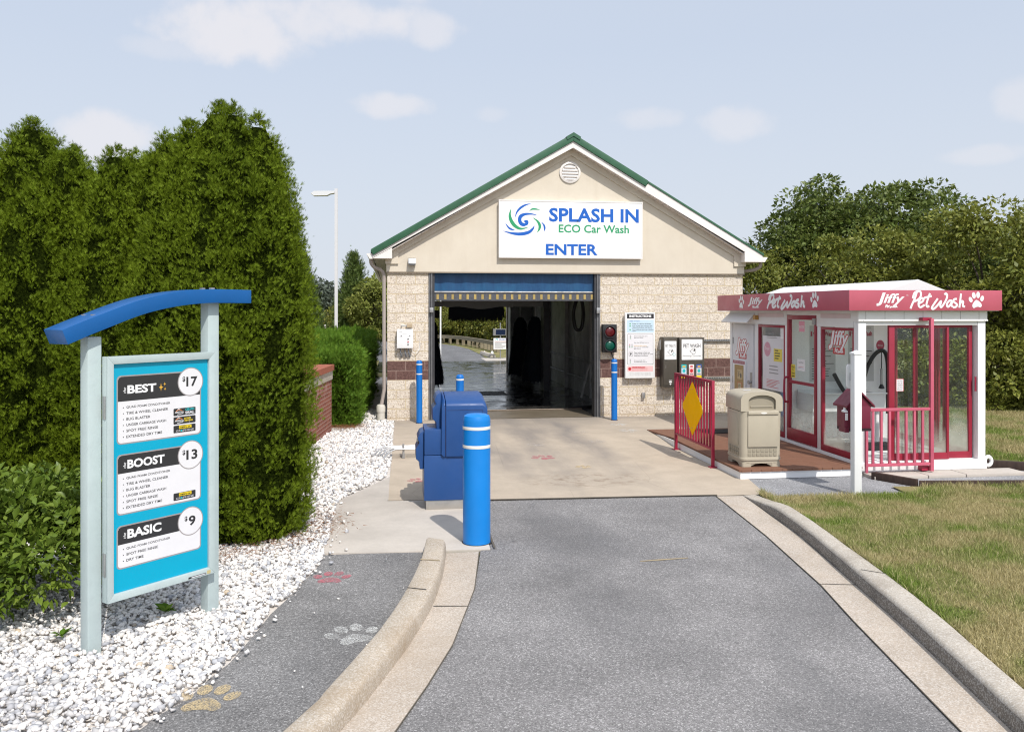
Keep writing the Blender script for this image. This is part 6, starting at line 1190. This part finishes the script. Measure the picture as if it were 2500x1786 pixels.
# ------------------------------------------------------------------ stones and grass
def inside(P, poly):
    x, y = P[:, 0], P[:, 1]; c = np.zeros(len(P), bool); n = len(poly)
    for i in range(n):
        (x0, y0), (x1, y1) = poly[i], poly[(i + 1) % n]
        if y0 == y1: continue
        k = ((y0 > y) != (y1 > y)) & (x < (x1 - x0) * (y - y0) / (y1 - y0) + x0); c ^= k
    return c
def inview(P, pad=1.5):
    s, c = math.sin(YAW), math.cos(YAW); Z = P[:, 0] * s + P[:, 1] * c; xc = P[:, 0] * c - P[:, 1] * s
    return (Z > 3.9) & (np.abs(xc / np.maximum(Z, .1)) < .61 * pad + .05)
def stones(poly, sp, s0, s1, layers=1.35, z0=0.0):
    xs = [p[0] for p in poly]; ys = [p[1] for p in poly]; n = int((max(xs) - min(xs)) * (max(ys) - min(ys)) / sp ** 2 * layers)
    P = np.c_[RNG.uniform(min(xs), max(xs), n), RNG.uniform(min(ys), max(ys), n), np.zeros(n)]; P = P[inside(P, poly)]; P = P[inview(P)]
    n = len(P); phi = (1 + 5 ** .5) / 2
    ico = unit(np.array([(-1, phi, 0), (1, phi, 0), (-1, -phi, 0), (1, -phi, 0), (0, -1, phi), (0, 1, phi), (0, -1, -phi), (0, 1, -phi), (phi, 0, -1), (phi, 0, 1), (-phi, 0, -1), (-phi, 0, 1)]))
    fc = np.array([(0, 11, 5), (0, 5, 1), (0, 1, 7), (0, 7, 10), (0, 10, 11), (1, 5, 9), (5, 11, 4), (11, 10, 2), (10, 7, 6), (7, 1, 8), (3, 9, 4), (3, 4, 2), (3, 2, 6), (3, 6, 8), (3, 8, 9), (4, 9, 5), (2, 4, 11), (6, 2, 10), (8, 6, 7), (9, 8, 1)])
    q = RNG.normal(size=(n, 4)); q /= np.linalg.norm(q, axis=1, keepdims=True); a, b, c, d = q.T
    M = np.stack([1 - 2 * (c * c + d * d), 2 * (b * c - a * d), 2 * (b * d + a * c), 2 * (b * c + a * d), 1 - 2 * (b * b + d * d), 2 * (c * d - a * b), 2 * (b * d - a * c), 2 * (c * d + a * b), 1 - 2 * (b * b + c * c)], 1).reshape(n, 3, 3)
    sz = s0 + (s1 - s0) * RNG.uniform(0, 1, n) ** 1.6; L_ = ico[None] * RNG.uniform(.58, 1.28, (n, 12, 1)) * RNG.uniform([.75, .6, .5], [1.25, .95, .85], (n, 3))[:, None, :]
    V = np.einsum('nij,nkj->nki', M, L_) * sz[:, None, None]; V[:, :, 2] *= .8; P[:, 2] = z0 + sz * .35 + RNG.uniform(0, .022, n); V = V + P[:, None, :]
    return V.reshape(-1, 3), (fc[None] + (np.arange(n) * 12)[:, None, None]).reshape(-1, 3)
RNG = np.random.default_rng(77)
gnear = [(-6, 3.5)] + [(x - .01, y) for x, y in gedge[1:]] + [(-.66, 9.2), (-6, 9.2)]; gfar = [(-2.6, 9.2), (-.66, 9.2), (-.66, 10.5), (-.1, 11.93), (-.02, 13.0), (.03, 17.9), (-.1, 18.0), (-.12, 20), (-.6, 20), (-.6, 17), (-2.6, 15)]
V1, F1 = stones(gnear, .029, .013, .034); V2, F2 = stones(gfar, .044, .02, .04)
# a few strays on the pad and path
strays = np.c_[RNG.normal(-.6, .14, 34), RNG.uniform(7.6, 10.3, 34)]; sv, sf_ = stones([(-.75, 7.4), (-.42, 8.2), (-.45, 9.8), (-.6, 10.4), (-.75, 10)], .15, .014, .03, 1.0, .012)
pv, pf = stones([(x - .02, y) for x, y in gedge[1:]] + [(x + .09, y) for x, y in gedge[:0:-1]], .085, .011, .026, 1.0, .004); pv2, pf2 = stones([(-.9, 4.3), (.0, 5.2), (.2, 8.0), (-.6, 8.0)], .42, .008, .016, 1.0, .003)
parts_ = [(V1, F1), (V2, F2), (sv, sf_), (pv, pf), (pv2, pf2)]; o_ = 0; Fs = []
for v_, f_ in parts_: Fs.append(f_ + o_); o_ += len(v_)
V = np.vstack([q[0] for q in parts_]); F = np.vstack(Fs)
tag(obj_me('gravel', rawmesh('gravel', V, F, [STONE])), 'white marble chip gravel bed round the menu sign', 'gravel', None, 'stuff')
nd = np.random.default_rng(5); n = 5000; an = nd.uniform(0, 6.28, n); rr = nd.normal(1.02, .16, n); P = np.c_[-1.83 + np.cos(an) * rr * 1.05, 9.3 + np.sin(an) * rr, nd.uniform(.025, .06, n)]
P2 = np.c_[nd.normal(-1.0, .3, 1500), nd.normal(16.9, .22, 1500), nd.uniform(.03, .07, 1500)]; P = np.vstack([P, P2]); V, F = scatter(P, np.c_[nd.normal(size=(len(P), 2)), nd.normal(size=len(P)) * .2], nd.uniform(.03, .07, len(P)), np.array([(-.05, 0, 0), (.05, 0, 0), (0, 1, 0)], float), np.array([(0, 1, 2)]))
tag(obj_me('needle_litter', rawmesh('needle_litter', V, F, [MULCH])), 'dry brown needles lying round the arborvitae foot', 'litter', None, 'stuff')
def grass(poly, dens, h0, h1, w, seed, zf=lawn_z):
    r = np.random.default_rng(seed); xs = [p[0] for p in poly]; ys = [p[1] for p in poly]; n = int((max(xs) - min(xs)) * (max(ys) - min(ys)) * dens)
    P = np.c_[r.uniform(min(xs), max(xs), n), r.uniform(min(ys), max(ys), n), np.zeros(n)]; P = P[inside(P, poly)]; P = P[inview(P)]; n = len(P)
    P[:, 2] = [zf(x, y) for x, y in P[:, :2]]; D = np.c_[r.normal(size=(n, 2)) * .42, np.ones(n)]; h = r.uniform(h0, h1, n) * (1 + .3 * vn(P, 2.5, seed)); ww = w / h
    TV = np.array([(-.5, 0, 0), (.5, 0, 0), (-.36, .55, .05), (.36, .55, .05), (0, 1, .28)], float); n_ = n
    Dn = unit(D); X = unit(np.cross(Dn, r.normal(size=(n, 3)))); Z = np.cross(X, Dn)
    V = P[:, None, :] + (TV[None, :, 0:1] * w) * X[:, None, :] + h[:, None, None] * (TV[None, :, 1:2] * Dn[:, None, :] + TV[None, :, 2:3] * Z[:, None, :])
    F = (np.array([(0, 1, 3), (0, 3, 2), (2, 3, 4)])[None] + (np.arange(n) * 5)[:, None, None]).reshape(-1, 3); return V.reshape(-1, 3), F
A1 = grass([(x + .01, y) for x, y in tbR[1:]] + [(4.72, 9.95), (5.75, 9.9), (6.5, 9.86), (8.5, 9.95), (10, 9.5), (10, 3.0), (4, 3.0)], 6500, .022, .06, .005, 1)
A2 = grass([(8.9, 10.3), (9.6, 11.8), (9.0, 12), (9.0, 18.5), (15, 17.5), (12, 9.5)], 2400, .035, .085, .008, 2)
A3 = grass([(4.72, 9.7), (6.5, 9.72), (7.0, 10.3), (8.4, 10.05), (8.4, 9.6), (4.8, 9.5)], 2600, .05, .11, .006, 3)
A4 = grass(tbR[1:] + [(x + .07, y) for x, y in tbR[:0:-1]], 9000, .05, .10, .005, 4)
Vs, Fs, o_ = [], [], 0
for V, F in (A1, A2, A3, A4): Vs.append(V); Fs.append(F + o_); o_ += len(V)
tag(obj_me('grass', rawmesh('grass', np.vstack(Vs), np.vstack(Fs), [BLADE])), 'mown lawn grass, green with dry tan patches, right of the kerb', 'grass', None, 'stuff')
